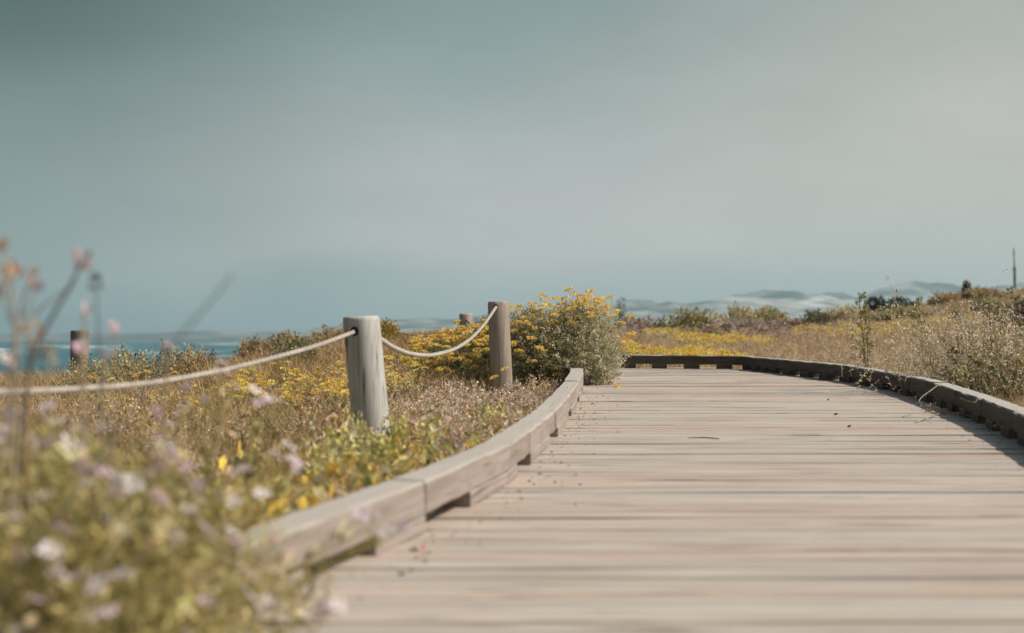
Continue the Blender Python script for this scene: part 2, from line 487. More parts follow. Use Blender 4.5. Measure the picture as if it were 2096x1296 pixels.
rp = np.random.default_rng(5)
y = -1.6; k = 0
while y < 13.5:
    w = .0965
    if y < 10.55: a = xl(y) - .125
    elif y < 11.0: a = .10
    else: a = -.42
    b = xr(min(y, 13.0)) + .125 if y < 13.1 else 2.02
    a += rp.normal() * .012; b += rp.normal() * .012
    val = .505 + rp.normal() * .014; warm = rp.normal() * .5
    tone = np.array([val * (1 + .055 * warm), val * (1 - .012 * warm), val * (1 - .05 * warm)])
    yaw = .012 + .006 * math.sin(y * .8) + rp.normal() * .0012
    plank((a + b) / 2, y, deckz(y) + rp.normal() * .0013, b - a, w, yaw, seed=k + 1, tone=tone, tilt=rp.normal() * .010 - .004, roll=rp.normal() * .0012)
    y += .1012; k += 1
seg = np.r_[0, np.cumsum(np.linalg.norm(np.diff(LEG, axis=0), axis=1))]
for t in np.arange(1.15, seg[-1], .1445):                  # boards of the leg behind the bush, laid across its run
    f = lambda t: np.array([np.interp(t, seg, LEG[:, 0]), np.interp(t, seg, LEG[:, 1])])
    c = f(t); hd = f(t + .35) - f(t - .35); yaw = math.atan2(hd[1], hd[0]) - math.pi / 2
    val = .5 + rp.normal() * .045
    plank(c[0], c[1], deckz(c[1]) + rp.normal() * .002, 2.2, .139, yaw, seed=k + 1, tone=(val, val, val)); k += 1
deck_mat = wood_mat('sun_bleached_deck_boards', (.462, .404, .348), (.325, .27, .226), (.055, .038, .028), coord='grain', axis=0, crack=1.0, use_tone=True, stain=(.36, .26, .215), bump=.9)
tag(deck.build('boardwalk', deck_mat, extra=True), 'sun bleached wooden boardwalk curving up to the left', 'boardwalk', kind='structure')
# joists under the boards
jm = MB()
for off in (.1, .5, .9):
    pts = []
    for yy in np.arange(-1.5, 13.0, .5):
        a, b = xl(min(yy, 10.1)) + .0, xr(yy)
        pts.append((a + (b - a) * off, yy, deckz(yy) - .038 - .075))
    tube(jm, np.array(pts), .07, 4)
dark_wood = wood_mat('dark_weathered_wood', (.16, .12, .09), (.10, .07, .05), (.02, .015, .01), crack=.7)
jo = jm.build('boardwalk_joists', dark_wood); tag(jo, 'dark timber joists under the boardwalk boards', 'joists', kind='structure')

# ------------------------------------------------------------------ kerbs
kerb_pale = wood_mat('pale_kerb_timber', (.36, .30, .262), (.265, .215, .185), (.06, .045, .036), crack=.55, stain=(.25, .198, .168), bump=.6, lightened=(.45, .425, .375))
kerb_brown = wood_mat('brown_kerb_timber', (.105, .083, .066), (.058, .044, .034), (.017, .012, .009), crack=.9, stain=(.05, .038, .028), bump=.9, lightened=(.60, .56, .51))  # sides coloured dark as in shade, upper face pale as in sun
KW, KH, KB = .092, .082, .040


def kerb(name, label, joints, blocks_fn, mat, side):
    """joints: list of inner-foot points (x, y); the timber lies outside them (side -1 left, +1 right of travel)"""
    jz = [np.array([a, b, deckz(b)]) for a, b in joints]
    root = empty(name, jz[0], label, 'kerb')
    for i in range(len(jz) - 1):
        a, b = jz[i], jz[i + 1]; d = b - a; ln = np.linalg.norm(d); u = d / ln
        nrm = np.array([u[1], -u[0], 0]) * side; nrm /= np.linalg.norm(nrm)
        yaw = math.atan2(u[1], u[0]); pit = -math.asin(u[2])
        mid = (a + b) / 2 + nrm * KW / 2
        bm = MB(); rj = np.random.default_rng(100 + i + (50 if side > 0 else 0))
        chamfer_box(bm, ln + .012, KW, KH + rj.normal() * .0015, .007, nx=max(3, int(ln / .08)), rough=.0011, seed=i)
        bm.build('beam', mat, root, mid + np.array([0, 0, KB + .001]) - jz[0], (0, pit, yaw + rj.normal() * .002))
        for (s0, s1) in blocks_fn(i, ln, a, b):
            c = a + u * (s0 + s1) / 2 + nrm * (KW / 2 + .001)
            kb = MB(); chamfer_box(kb, s1 - s0, KW - .004, KB, .003, seed=i * 9)
            kb.build('block', mat, root, c + np.array([0, 0, .001]) - jz[0], (0, pit, yaw))
    return root


Lj = [(float(xl(d)), d) for d in (.2, 1.25, 2.3, 3.36, 4.28, 4.80, 5.75, 6.9, 8.2, 9.3, 10.12)] + LCORNER
LG = [(.55, .9), (1.5, 1.9), (2.66, 3.03), (3.37, 3.80), (4.50, 4.86), (5.55, 5.95), (6.80, 7.13), (8.0, 8.35), (9.05, 9.4)]


def lblocks(i, ln, a, b):
    if b[1] > 10.2: return [(.08, ln - .1)] if ln > .3 else [(.02, ln - .02)]
    out = []; cur = a[1]
    for g0, g1 in LG:
        if g1 <= a[1] or g0 >= b[1]: continue
        if g0 > cur: out.append((cur, g0))
        cur = g1
    if cur < b[1]: out.append((cur, b[1]))
    k = ln / (b[1] - a[1])
    return [((s - a[1]) * k + .002, (e - a[1]) * k - .002) for s, e in out if e - s > .03]


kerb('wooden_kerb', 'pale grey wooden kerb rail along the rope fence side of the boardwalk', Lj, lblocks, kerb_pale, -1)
Rj = [(float(xr(d)), d) for d in (.6, 1.8, 3.0, 4.2, 5.0, 5.75, 6.55, 7.3, 8.05, 8.75, 9.5, 10.4, 11.3, 12.1, 13.02)] + RCORNER


def rblocks(i, ln, a, b):
    per = .50 if b[1] < 12.9 and a[1] < 12 else .26
    n = max(1, int(round(ln / per))); per = ln / n
    return [(k * per + per * .25, k * per + per * .70) for k in range(n)]


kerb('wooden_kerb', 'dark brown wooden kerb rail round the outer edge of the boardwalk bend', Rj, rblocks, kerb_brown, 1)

# ------------------------------------------------------------------ posts
post_grey = wood_mat('grey_post_wood', (.52, .50, .465), (.35, .33, .305), (.05, .05, .05), axis=2, crack=1.0, stain=(.40, .36, .31))
post_brown = wood_mat('brown_post_wood', (.44, .36, .295), (.25, .195, .155), (.035, .028, .022), axis=2, crack=.9, stain=(.26, .205, .165))
hole_mat, nt, out = new_mat('painted_hole_shade'); bs = N(nt, 'ShaderNodeBsdfPrincipled', in_Roughness=.9)
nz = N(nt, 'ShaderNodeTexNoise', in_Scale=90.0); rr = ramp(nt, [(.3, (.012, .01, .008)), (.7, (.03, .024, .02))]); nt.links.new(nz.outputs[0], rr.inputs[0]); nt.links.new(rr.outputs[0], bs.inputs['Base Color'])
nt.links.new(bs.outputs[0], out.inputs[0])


def post(top_c, bot_c, r, mat, label, hole=None, seed=0):
    """round post from bot_c to top_c; hole = point on its face where the rope enters"""
    rs = np.random.default_rng(seed)
    root = empty('fence_post', bot_c, label, 'post', 'round wooden posts of the rope fence')
    top_c, bot_c = np.array(top_c), np.array(bot_c)
    ax = top_c - bot_c; ln = np.linalg.norm(ax)
    a = np.linspace(0, 2 * math.pi, 28, endpoint=False)
    wob = 1 + .018 * np.sin(a * 2 + rs.random() * 6) + .012 * np.sin(a * 3 + rs.random() * 6) + rs.normal(size=28) * .006
    lev = [(0, 1.0), (.3, 1.0), (.6, 1.0), (.85, .995), (.975, .985), (.992, .965), (1.0, .92)]
    V = []
    for t, s in lev:
        c = ax * t
        for q, w in zip(a, wob): V.append(c + np.array([math.cos(q) * r * s * w, math.sin(q) * r * s * w, 0 if t < .97 else rs.normal() * .0015 + .004 * math.cos(q - 1) * (t - .9) * 10]))
    n = 28; q = []
    for i in range(len(lev) - 1):
        for j in range(n): k = (j + 1) % n; q.append([i * n + j, i * n + k, (i + 1) * n + k, (i + 1) * n + j])
    ctr = len(V); V.append(ax + np.array([0, 0, -.002])); b = (len(lev) - 1) * n
    mb = MB(); mb.add(V, [np.array(q), np.array([[b + j, b + (j + 1) % n, ctr] for j in range(n)])])
    mb.build('post_shaft', mat, root, smooth=True)
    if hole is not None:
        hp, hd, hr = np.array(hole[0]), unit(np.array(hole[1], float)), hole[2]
        mh = MB(); tube(mh, [hp - hd * .02, hp + hd * .003], hr, 14)  # solid dark plug, its colour stands for the shade inside the hole
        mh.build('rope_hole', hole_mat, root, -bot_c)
    return root


old_wood = wood_mat('old_grey_green_post_wood', (.22, .205, .17), (.14, .13, .105), (.03, .027, .022), axis=2, crack=.9)
# nearest post
p1t = P(739, 648, 5.75); p1b = P(768, 960, 5.75)
p1h = P(726, 678, 5.68)
post(p1t, p1b, .0755, post_grey, 'pale grey round post nearest the lens, thickest in view', (p1h, (-.45, -.9, 0), .019), 1)
p2t = P(1019.5, 617, 10.0); p2b = P(1030, 850, 10.0)
p2h = P(1014.5, 628, 9.93)
post(p2t, p2b, .074, post_brown, 'brown grained round post standing in front of the tall flower bush', (p2h, (-.2, -1, 0), .0165), 2)
p3t = P(953.5, 642, 15.4); p3b = P(955, 780, 15.4)
post(p3t, p3b, .072, post_brown, 'short brown post top showing just left of the flower bush post', None, 3)
p4t = P(803, 669, 21.5); p4b = P(803, 745, 21.5)
post(p4t, p4b, .072, post_grey, 'small faded post just right of the big grey post on the dune', None, 4)
p5t = P(163, 676, 12.5); p5b = P(163, 860, 12.5)
post(p5t, p5b, .080, old_wood, 'blurred dark post against the sea behind the tall flower stalks', None, 5)
p0 = np.array([-1.12, 1.45, 0.0]); g0 = float(ground(p0[0], p0[1]))

# ------------------------------------------------------------------ ropes
m, nt, out = new_mat('off_white_rope'); L = nt.links
tc = N(nt, 'ShaderNodeTexCoord')
nz = N(nt, 'ShaderNodeTexNoise', in_Scale=140.0, in_Detail=3.0); L.new(tc.outputs['Object'], nz.inputs['Vector'])
n2 = N(nt, 'ShaderNodeTexNoise', in_Scale=5.0, in_Detail=3.0); L.new(tc.outputs['Object'], n2.inputs['Vector'])
r1 = ramp(nt, [(.3, (.30, .255, .205)), (.7, (.55, .49, .415))]); L.new(nz.outputs['Fac'], r1.inputs[0])
r2 = ramp(nt, [(.35, (.8, .8, .8)), (.65, (1, 1, 1))]); L.new(n2.outputs['Fac'], r2.inputs[0])
bs = N(nt, 'ShaderNodeBsdfPrincipled', in_Roughness=.85)
L.new(mix(nt, r1.outputs[0], r2.outputs[0], 1.0, 'MULTIPLY'), bs.inputs['Base Color'])
bp = N(nt, 'ShaderNodeBump', in_Strength=.6, in_Distance=.003); L.new(nz.outputs['Fac'], bp.inputs['Height']); L.new(bp.outputs[0], bs.inputs['Normal'])
L.new(bs.outputs[0], out.inputs[0]); rope_mat = m


def laid(mb, pts, r, pitch=.10):
    """three twisted strands round a centre line"""
    pts = np.asarray(pts); seg = np.r_[0, np.cumsum(np.linalg.norm(np.diff(pts, axis=0), axis=1))]
    n = max(8, int(seg[-1] / .014)); s = np.linspace(0, seg[-1], n)
    c = np.stack([np.interp(s, seg, pts[:, k]) for k in range(3)], 1)
    tg = unit(np.gradient(c, axis=0)); sd = unit(np.cross(tg, [0, 0, 1.])); up = np.cross(sd, tg)
    for k in range(3):
        ph = s / pitch * 2 * math.pi + k * 2 * math.pi / 3
        tube(mb, c + r * .48 * (np.cos(ph)[:, None] * sd + np.sin(ph)[:, None] * up), r * .56, 6)


def smooth_curve(keys, n=60):
    keys = np.asarray(keys); t = np.linspace(0, 1, len(keys)); tt = np.linspace(0, 1, n)
    c = np.stack([np.interp(tt, t, keys[:, k]) for k in range(3)], 1)
    for _ in range(int(n / len(keys) * 1.2)):
        c[1:-1] = c[1:-1] * .5 + .25 * (c[:-2] + c[2:])
    return c


rope = MB()
k1 = [P(728, 678, 5.70), P(660, 704, 5.35), P(600, 722, 5.08), P(465, 757, 4.6), P(300, 787, 4.0), P(100, 800, 3.4), P(-120, 806, 2.9), P(-620, 790, 2.2), np.array([-1.12, 1.45, .43])]
laid(rope, smooth_curve(k1, 70), .0090)
k2 = [P(776, 692, 5.80), P(800, 709, 6.15), P(835, 724, 6.65), P(880, 729, 7.3), P(930, 716, 7.95), P(965, 693, 8.65), P(992, 663, 9.3), P(1016, 627, 9.96)]
laid(rope, smooth_curve(k2, 60), .0112)
tag(rope.build('fence_rope', rope_mat), 'off white rope sagging from the big grey post to the brown post by the bush', 'rope')
rope = MB()
laid(rope, smooth_curve([P(956, 655, 15.33), P(966, 668, 14.9), P(976, 676, 14.4), P(1000, 690, 13.9), P(1040, 690, 13.3), P(1090, 670, 12.7)], 40), .0125)
tag(rope.build('fence_rope', rope_mat), 'short pale rope end dropping to the right from the small brown post top', 'rope')
rope = MB()
laid(rope, smooth_curve([P(803, 679, 21.4), P(840, 686, 20.4), P(880, 690, 18.5), P(915, 688, 17), P(952, 662, 15.42)], 40), .008)
tag(rope.build('fence_rope', rope_mat), 'thin dark rope line between the two small far posts', 'rope')

# ------------------------------------------------------------------ plant materials and colours
leafm = plant_mat('green_leaf', .35)
drym = plant_mat('dry_straw', .30)
petalm = plant_mat('petal', .40, var=.15)
stemm = plant_mat('stem', .10)
STRAW, TAN, BROWN, RUST, PINKG, OLIVE = map(np.array, [(.64, .48, .26), (.50, .35, .18), (.22, .13, .055), (.38, .22, .09), (.56, .43, .32), (.26, .23, .08)])
YEL, YELD = np.array([.90, .67, .20]), np.array([.78, .52, .12])


def pick(n, cols, p, jit=.18):
    cols = np.array(cols); i = RNG.choice(len(cols), n, p=np.array(p) / np.sum(p))
    return np.clip(cols[i] * np.exp(RNG.normal(size=(n, 1)) * jit) * (1 + RNG.normal(size=(n, 3)) * .04), 0, .95)


def scatter(n, px0, px1, d0, d1, m=.16):
    """points on the ground of a wedge in front of the lens, off the path"""
    px = RNG.uniform(px0, px1, n); d = np.exp(RNG.uniform(math.log(d0), math.log(d1), n))
    x = (px - 1048) / F * d
    ok = ~on_path(x, d, m)
    x, d = x[ok], d[ok]
    return x, d, ground(x, d)


def clumps(mb, x, y, z, per, hmin, hmax, w, cols, p, spread=.05, lean=.35, segs=2, jit=.22, wgrow=.0):
    n = len(x); k = n * per
    cx, cy, cz = (np.repeat(a, per) for a in (x, y, z))
    off = RNG.normal(size=(k, 2)) * spread
    bx, by = cx + off[:, 0], cy + off[:, 1]
    bad = on_path(bx, by, .11)
    base = np.stack([bx, by, cz - .01], 1)
    d0 = np.stack([RNG.normal(size=k) * lean, RNG.normal(size=k) * lean, np.ones(k)], 1)
    hs = np.repeat(RNG.uniform(hmin, hmax, n), per) * RNG.uniform(.55, 1.1, k)
    bend = np.stack([RNG.normal(size=k) * .28, RNG.normal(size=k) * .28, -np.abs(RNG.normal(size=k)) * .2], 1)
    tone = np.repeat(pick(n, cols, p, jit), per, 0) * np.exp(RNG.normal(size=(k, 1)) * .16)
    g = ~bad
    return ribbons(mb, base[g], d0[g], hs[g], (w + wgrow * by)[g] * RNG.uniform(.6, 1.4, g.sum()), bend[g], segs, tone[g])


# ---- dry grass meadow ---------------------------------------------------------------
mb = MB()
x, y, z = scatter(2500, 1250, 2600, 3.5, 14, .14)
k = (x > 1.6) & on_path(x, y, .48); clumps(mb, x[k], y[k], z[k], 8, .03, .085, .003, [STRAW, TAN, PINKG, OLIVE], [.4, .25, .25, .1], .05, .6)
x, y, z = scatter(15000, -500, 1200, 3.0, 12)
clumps(mb, x, y, z, 11, .05, .24, .0030, [STRAW, TAN, BROWN, RUST, OLIVE], [.36, .36, .16, .09, .03], .045, .5, wgrow=.0001)
x, y, z = scatter(9000, 380, 1300, 11, 34)
clumps(mb, x, y, z, 9, .10, .24, .0035, [STRAW, TAN, BROWN, RUST, PINKG], [.15, .3, .2, .3, .05], .07, .4, wgrow=.00035)
x, y, z = scatter(6000, 1900, 2700, 3.5, 9, .42)
clumps(mb, x, y, z, 9, .06, .16, .003, [STRAW, TAN, PINKG, OLIVE], [.3, .3, .25, .15], .05, .45)
x, y, z = scatter(11000, 1240, 2500, 8.5, 22, .42)
clumps(mb, x, y, z, 9, .08, .22, .0030, [STRAW, TAN, PINKG, RUST], [.34, .16, .42, .08], .06, .35, wgrow=.0002)
x, y, z = scatter(9000, 1200, 2700, 20, 62)
clumps(mb, x, y, z, 8, .10, .24, .006, [STRAW, TAN, PINKG, OLIVE, RUST], [.2, .3, .28, .14, .08], .14, .4, wgrow=.0004)
x, y, z = scatter(520, -300, 1150, 3.8, 11)
clumps(mb, x, y, z, 3, .16, .34, .0028, [STRAW, TAN, BROWN], [.5, .3, .2], .03, .6, 4)
x, y, z = scatter(420, 1500, 2500, 8.5, 16, .42)
clumps(mb, x, y, z, 3, .18, .36, .004, [STRAW, TAN, PINKG], [.5, .3, .2], .03, .5, 4)
tag(mb.build('dry_grass', drym), 'dry straw coloured grass covering the dunes on both sides', 'grass', kind='stuff')

# ---- pale seed heads (buckwheat-like) ------------------------------------------------
def seed_heads(mb, x, y, z, hmin, hmax, cols, p, n_st=5, fl=9, size=.010, spread=.05, headr=.016):
    keep = vnoise(x * 2.3 + 80, y * 1.4 + 80, 55) + RNG.normal(size=len(x)) * .08 > .5
    x, y, z = x[keep], y[keep], z[keep]
    n = len(x); k = n * n_st
    base = np.stack([np.repeat(x, n_st) + RNG.normal(size=k) * spread, np.repeat(y, n_st) + RNG.normal(size=k) * spread, np.repeat(z, n_st)], 1)
    ok = ~on_path(base[:, 0], base[:, 1], .11); base = base[ok]; k = len(base)
    d0 = np.stack([RNG.normal(size=k) * .4, RNG.normal(size=k) * .4, np.ones(k)], 1)
    bend = RNG.normal(size=(k, 3)) * [.2, .2, .05]
    pts = ribbons(mb, base, d0, RNG.uniform(hmin, hmax, k), .0028, bend, 2, pick(k, [TAN, BROWN, RUST], [.5, .25, .25]))
    tip = pts[:, -1]
    b = np.repeat(tip, fl, 0) + RNG.normal(size=(k * fl, 3)) * [headr, headr, headr * .6]
    dd = RNG.normal(size=(k * fl, 3)) + [0, 0, .8]
    leaflets(mb, b, dd, size * RNG.uniform(.6, 1.4, k * fl), size * .8, np.repeat(pick(k, cols, p, .2), fl, 0) * np.exp(RNG.normal(size=(k * fl, 1)) * .12))


PALE, PINK, DUST = np.array([.68, .57, .46]), np.array([.60, .44, .37]), np.array([.46, .31, .19])
mb = MB()
x, y, z = scatter(1700, 790, 1180, 5.4, 9.7, .14)
seed_heads(mb, x, y, z, .06, .17, [PALE, PINK, DUST, STRAW], [.25, .2, .3, .25], size=.014, headr=.022)
x, y, z = scatter(260, -200, 800, 3.6, 9)
seed_heads(mb, x, y, z, .07, .17, [PALE, PINK, DUST], [.3, .3, .4])
x, y, z = scatter(1700, 1500, 2600, 8.5, 20, .42)
seed_heads(mb, x, y, z, .10, .22, [PALE, PINK, DUST, STRAW], [.25, .3, .2, .25], size=.013, spread=.08)
x, y, z = scatter(1500, 1240, 2400, 20, 45)
seed_heads(mb, x, y, z, .10, .22, [PINK, DUST, np.array([.40, .33, .30])], [.4, .3, .3], size=.022, spread=.15, headr=.03)
tag(mb.build('dried_seed_heads', drym), 'pale pinkish dried seed heads among the grass', 'ground cover', kind='stuff')

# ---- yellow leaved creeping ground cover by the first post and the kerb -----------------
mb = MB()
x, y, z = scatter(640, 150, 1080, 3.0, 6.3, .15)
kx = xl(y) - x
keep = (kx < 1.1) & (RNG.random(len(x)) < np.clip(1.2 - kx * 1.0, .08, 1)) & (vnoise(x * 4 + 20, y * 2.5 + 20, 9) > .32)
x, y, z = x[keep], y[keep], z[keep]; per = 9; k = len(x) * per
base = np.stack([np.repeat(x, per), np.repeat(y, per), np.repeat(z, per)], 1) + RNG.normal(size=(k, 3)) * [.045, .045, .0] + np.stack([np.zeros(k), np.zeros(k), RNG.uniform(.01, .15, k)], 1)
ok = ~on_path(base[:, 0], base[:, 1], .10); base = base[ok]; k = len(base)
dd = np.stack([RNG.normal(size=k) * .8, RNG.normal(size=k) * .8, RNG.uniform(.1, 1.2, k)], 1)
cl = pick(k, [(.82, .55, .11), (.56, .47, .15), (.42, .40, .14), (.16, .19, .05), (.62, .36, .08), (.62, .53, .32)], [.24, .24, .14, .06, .05, .27], .2)
ribbons(mb, base, dd, RNG.uniform(.020, .055, k), RNG.uniform(.010, .030, k), RNG.normal(size=(k, 3)) * .25, 4, cl, leaf=True)
b2 = base[::3].copy(); b2[:, 2] = ground(b2[:, 0], b2[:, 1])
ribbons(mb, b2, np.stack([RNG.normal(size=len(b2)) * .3, RNG.normal(size=len(b2)) * .3, np.ones(len(b2))], 1), RNG.uniform(.05, .15, len(b2)), .003, RNG.normal(size=(len(b2), 3)) * .15, 2, pick(len(b2), [(.30, .28, .08), TAN], [.6, .4]))
tag(mb.build('yellow_leaved_ground_cover', leafm), 'yellow and green leaves creeping along the kerb at the big post', 'ground cover', kind='stuff')


# ---- yellow yarrow-like flowers --------------------------------------------------------
def umbels(mb, c, nrm, r, per, col, size):
    """flat flower clusters: per florets on a shallow dome of radius r round each point c"""
    n = len(c); k = n * per
    a = RNG.uniform(0, 2 * math.pi, k); rr = np.sqrt(RNG.random(k)) * np.repeat(np.broadcast_to(r, n), per)
    R0 = np.repeat(np.broadcast_to(r, n), per)
    nr = np.repeat(unit(np.asarray(nrm, float)), per, 0)
    s = unit(np.cross(nr, [.3, 1, .2])); u = np.cross(nr, s)
    p = np.repeat(c, per, 0) + (np.cos(a) * rr)[:, None] * s + (np.sin(a) * rr)[:, None] * u + nr * (R0 * .35 * (1 - (rr / R0) ** 2))[:, None]
    dd = nr + ((np.cos(a))[:, None] * s + (np.sin(a))[:, None] * u) * .8 + RNG.normal(size=(k, 3)) * .4
    leaflets(mb, p, dd, size * RNG.uniform(.7, 1.3, k), size * 1.1, np.repeat(np.broadcast_to(col, (n, 3)), per, 0) * np.exp(RNG.normal(size=(k, 1)) * .15), .1)


mb = MB()
for (n, a0, a1, d0, d1, h0, h1, per, rr, sz) in ((150, 470, 720, 7.4, 9.3, .12, .20, 26, .024, .012), (45, 100, 480, 6, 10, .10, .18, 20, .020, .011), (50, 780, 860, 8, 10.5, .12, .24, 22, .022, .012)):
    x, y, z = scatter(n, a0, a1, d0, d1)
    st = np.stack([x, y, z], 1); k = len(x); hh = RNG.uniform(h0, h1, k)
    pts = ribbons(mb, st, np.stack([RNG.normal(size=k) * .15, RNG.normal(size=k) * .15, np.ones(k)], 1), hh, .004, RNG.normal(size=(k, 3)) * [.1, .1, 0], 2, pick(k, [(.30, .27, .14), (.25, .22, .08)], [1, 1]))
    umbels(mb, pts[:, -1], np.stack([RNG.normal(size=k) * .25, RNG.normal(size=k) * .25, np.ones(k)], 1), rr * RNG.uniform(.6, 1.3, k), per, pick(k, [YEL, YELD], [.7, .3], .12), sz)
    b = np.repeat(st, 10, 0) + RNG.normal(size=(k * 10, 3)) * [.02, .02, .0] + np.stack([np.zeros(k * 10), np.zeros(k * 10), RNG.uniform(0, 1, k * 10) * np.repeat(hh, 10) * .8], 1)
    leaflets(mb, b, RNG.normal(size=(k * 10, 3)) + [0, 0, .8], .022, .007, pick(k * 10, [(.28, .27, .15), (.18, .19, .09), (.33, .28, .15)], [.4, .3, .3]))
# drifts of yellow bloom in the meadow beyond the far kerb
YC = [(1320, 1440, 23, 30, 900), (1250, 1560, 14.0, 18.5, 1500), (1380, 1620, 18, 22, 600), (1620, 2010, 22, 31, 900), (1900, 2100, 27, 36, 200)]
for (a0, a1, d0, d1, n) in YC:
    x, y, z = scatter(n, a0, a1, d0, d1)
    keep = vnoise(x * 1.5 + 50, y * .55 + 50, 77) + RNG.normal(size=len(x)) * .05 > .52
    x, y, z = x[keep], y[keep], z[keep]; k = len(x)
    c = np.stack([x, y, z + RNG.uniform(.09, .18, k)], 1)
    umbels(mb, c, np.stack([RNG.normal(size=k) * .3, RNG.normal(size=k) * .3, np.ones(k)], 1), RNG.uniform(.03, .07, k), 12, pick(k, [YEL, (.80, .58, .08), YELD], [.5, .3, .2], .12), .020)
    ribbons(mb, c - [0, 0, .16], np.tile([0, 0, 1.], (k, 1)), .16, .008, RNG.normal(size=(k, 3)) * [.1, .1, 0], 1, pick(k, [(.25, .24, .10), (.3, .25, .12)], [1, 1]))
tag(mb.build('yellow_wildflowers', petalm), 'drifts of yellow wildflowers in the dune grass', 'wildflowers', kind='stuff')


# ------------------------------------------------------------------ bushes
def bush(name, label, cat, ells, root, nleaf, lsize, cols, p, nstem, flower_dirs=None, nfl=0, group=None, mat=leafm, flo=None, fl_fn=None, shell=.35, lean=(0, 0)):
    """ells: (centre, radii) ellipsoids that make the crown; leaves fill their outer shell, stems run from the root to it"""
    root = np.array(root, float)
    o = empty(name, root, label, cat, group)
    mb = MB(); vol = np.array([r[0] * r[1] * r[2] for _, r in ells]) ** .67; tips = []
    for (c, r), wv in zip(ells, vol / vol.sum()):
        c = np.array(c); r = np.array(r); n = int(nleaf * wv)
        dv = unit(RNG.normal(size=(n, 3)))
        rad = 1 - np.abs(RNG.normal(size=n)) * shell; rad = np.clip(rad, .1, 1.0) * (1 + .16 * (vnoise(dv[:, 0] * 4 + 30, dv[:, 2] * 4 + dv[:, 1] * 3 + 30, 5) - .5) * 2)
        # leaves grow on little sprigs: group them
        ns = max(1, n // 9); sp = RNG.integers(0, n, ns)
        idx = np.repeat(sp, 9)
        pos = c + dv[idx] * rad[idx, None] * r
        out = unit(dv[idx] * r + [0, 0, .12])
        tt = np.tile(np.linspace(0, 1, 9), ns)[:, None]
        pos = pos + out * (tt - .6) * lsize * 3.2 + RNG.normal(size=pos.shape) * lsize * .35
        ok = pos[:, 2] > np.maximum(ground(pos[:, 0], pos[:, 1]), np.where(on_path(pos[:, 0], pos[:, 1], .0), S * pos[:, 1] + .004, -99)) + .004
        pos, out = pos[ok], out[ok]; k = len(pos)
        tone = np.repeat(pick(ns, cols, p, .22), 9, 0)[ok] * np.exp(RNG.normal(size=(k, 1)) * .15)
        leaflets(mb, pos - root, out + RNG.normal(size=(k, 3)) * .75, lsize * RNG.uniform(.6, 1.5, k), lsize * .55, tone)
        n2 = max(3, int(nstem * wv)); d2 = unit(RNG.normal(size=(n2, 3)) + [0, 0, .35]); tip = c + d2 * r * RNG.uniform(.75, 1.05, (n2, 1))
        tip = tip[tip[:, 2] > root[2] + .03]; tips.append(tip)
        b = np.tile(root, (len(tip), 1)) + RNG.normal(size=(len(tip), 3)) * [.06, .06, 0]
        dd = tip - b; ln = np.linalg.norm(dd, axis=1)
        sm = MB()
    o_leaf = mb.build('foliage', mat, o)
    tip = np.concatenate(tips); b = np.tile(root, (len(tip), 1)) + RNG.normal(size=(len(tip), 3)) * [.07, .07, 0]
    dd = tip - b; ln = np.linalg.norm(dd, axis=1)
    sm = MB(); lift = np.zeros((len(tip), 3)); lift[:, 2] = -.12
    ribbons(sm, b - root, dd / ln[:, None] - lift, ln, .006, lift, 4, pick(len(tip), [(.22, .17, .10), (.30, .24, .16)], [1, 1]))
    sm.build('stems', stemm, o)
    return o


def flower_head_mesh(r, seed):
    mb = MB(); c = np.zeros((1, 3))
    umbels(mb, c, np.array([[0, 0, 1.]]), r, 60, YEL, .012)
    umbels(mb, c - [0, 0, .004], np.array([[0, 0, 1.]]), r * .9, 14, YELD, .011)
    n = 7; a = RNG.uniform(0, 6.28, n)
    top = np.stack([np.cos(a) * r * .6, np.sin(a) * r * .6, np.full(n, .002)], 1)
    b = np.tile([[0, 0, -.035]], (n, 1)) * 1.0
    ribbons(mb, b, top - b, np.linalg.norm(top - b, axis=1), .002, np.zeros((n, 3)), 1, (.30, .29, .16))
    ribbons(mb, np.array([[0, 0, -.13]]), np.array([[0, 0, 1.]]), np.array([.10]), .0028, np.zeros((1, 3)), 2, (.26, .26, .15))
    return mb


GREY = [(.42, .39, .23), (.54, .50, .34), (.25, .25, .11), (.66, .60, .45), (.15, .16, .06)]
HEADS = []
for s, r in enumerate((.025, .031, .038)):
    HEADS.append((flower_head_mesh(r, s), r))


def put_heads(o, spots, seed):
    """spots: world points; each becomes one child named flower_head of bush o"""
    rs = np.random.default_rng(seed); base = Vector(o.location); first = {}
    for q in spots:
        i = int(rs.integers(0, 3))
        rot = (rs.normal() * .3, rs.normal() * .3, rs.random() * 6.28); s = rs.uniform(.8, 1.2)
        loc = np.array(q) - np.array(base)
        if i not in first:
            h = HEADS[i][0].build('flower_head', petalm, o, loc, rot); h.scale = (s, s, s); first[i] = h
        else: copy_child(first[i], o, loc, rot, s)


zb = float(ground(.1, 10.5))
main = bush('flowering_bush', 'tall grey green bush crowned with yellow flowers leaning over the kerb end', 'bush',
            [(P(1165, 712, 10.45), (.41, .36, .33)), (P(1215, 745, 10.32), (.21, .22, .20)), (P(1105, 730, 10.5), (.30, .33, .25)), (P(1060, 700, 10.5), (.14, .2, .16)), (P(1228, 762, 10.25), (.10, .12, .08)), (P(1085, 672, 10.5), (.18, .2, .16)), (P(1185, 655, 10.45), (.24, .22, .14))],
            (.12, 10.55, zb), 46000, .0165, GREY, [.28, .30, .10, .26, .06], 260, group=None)
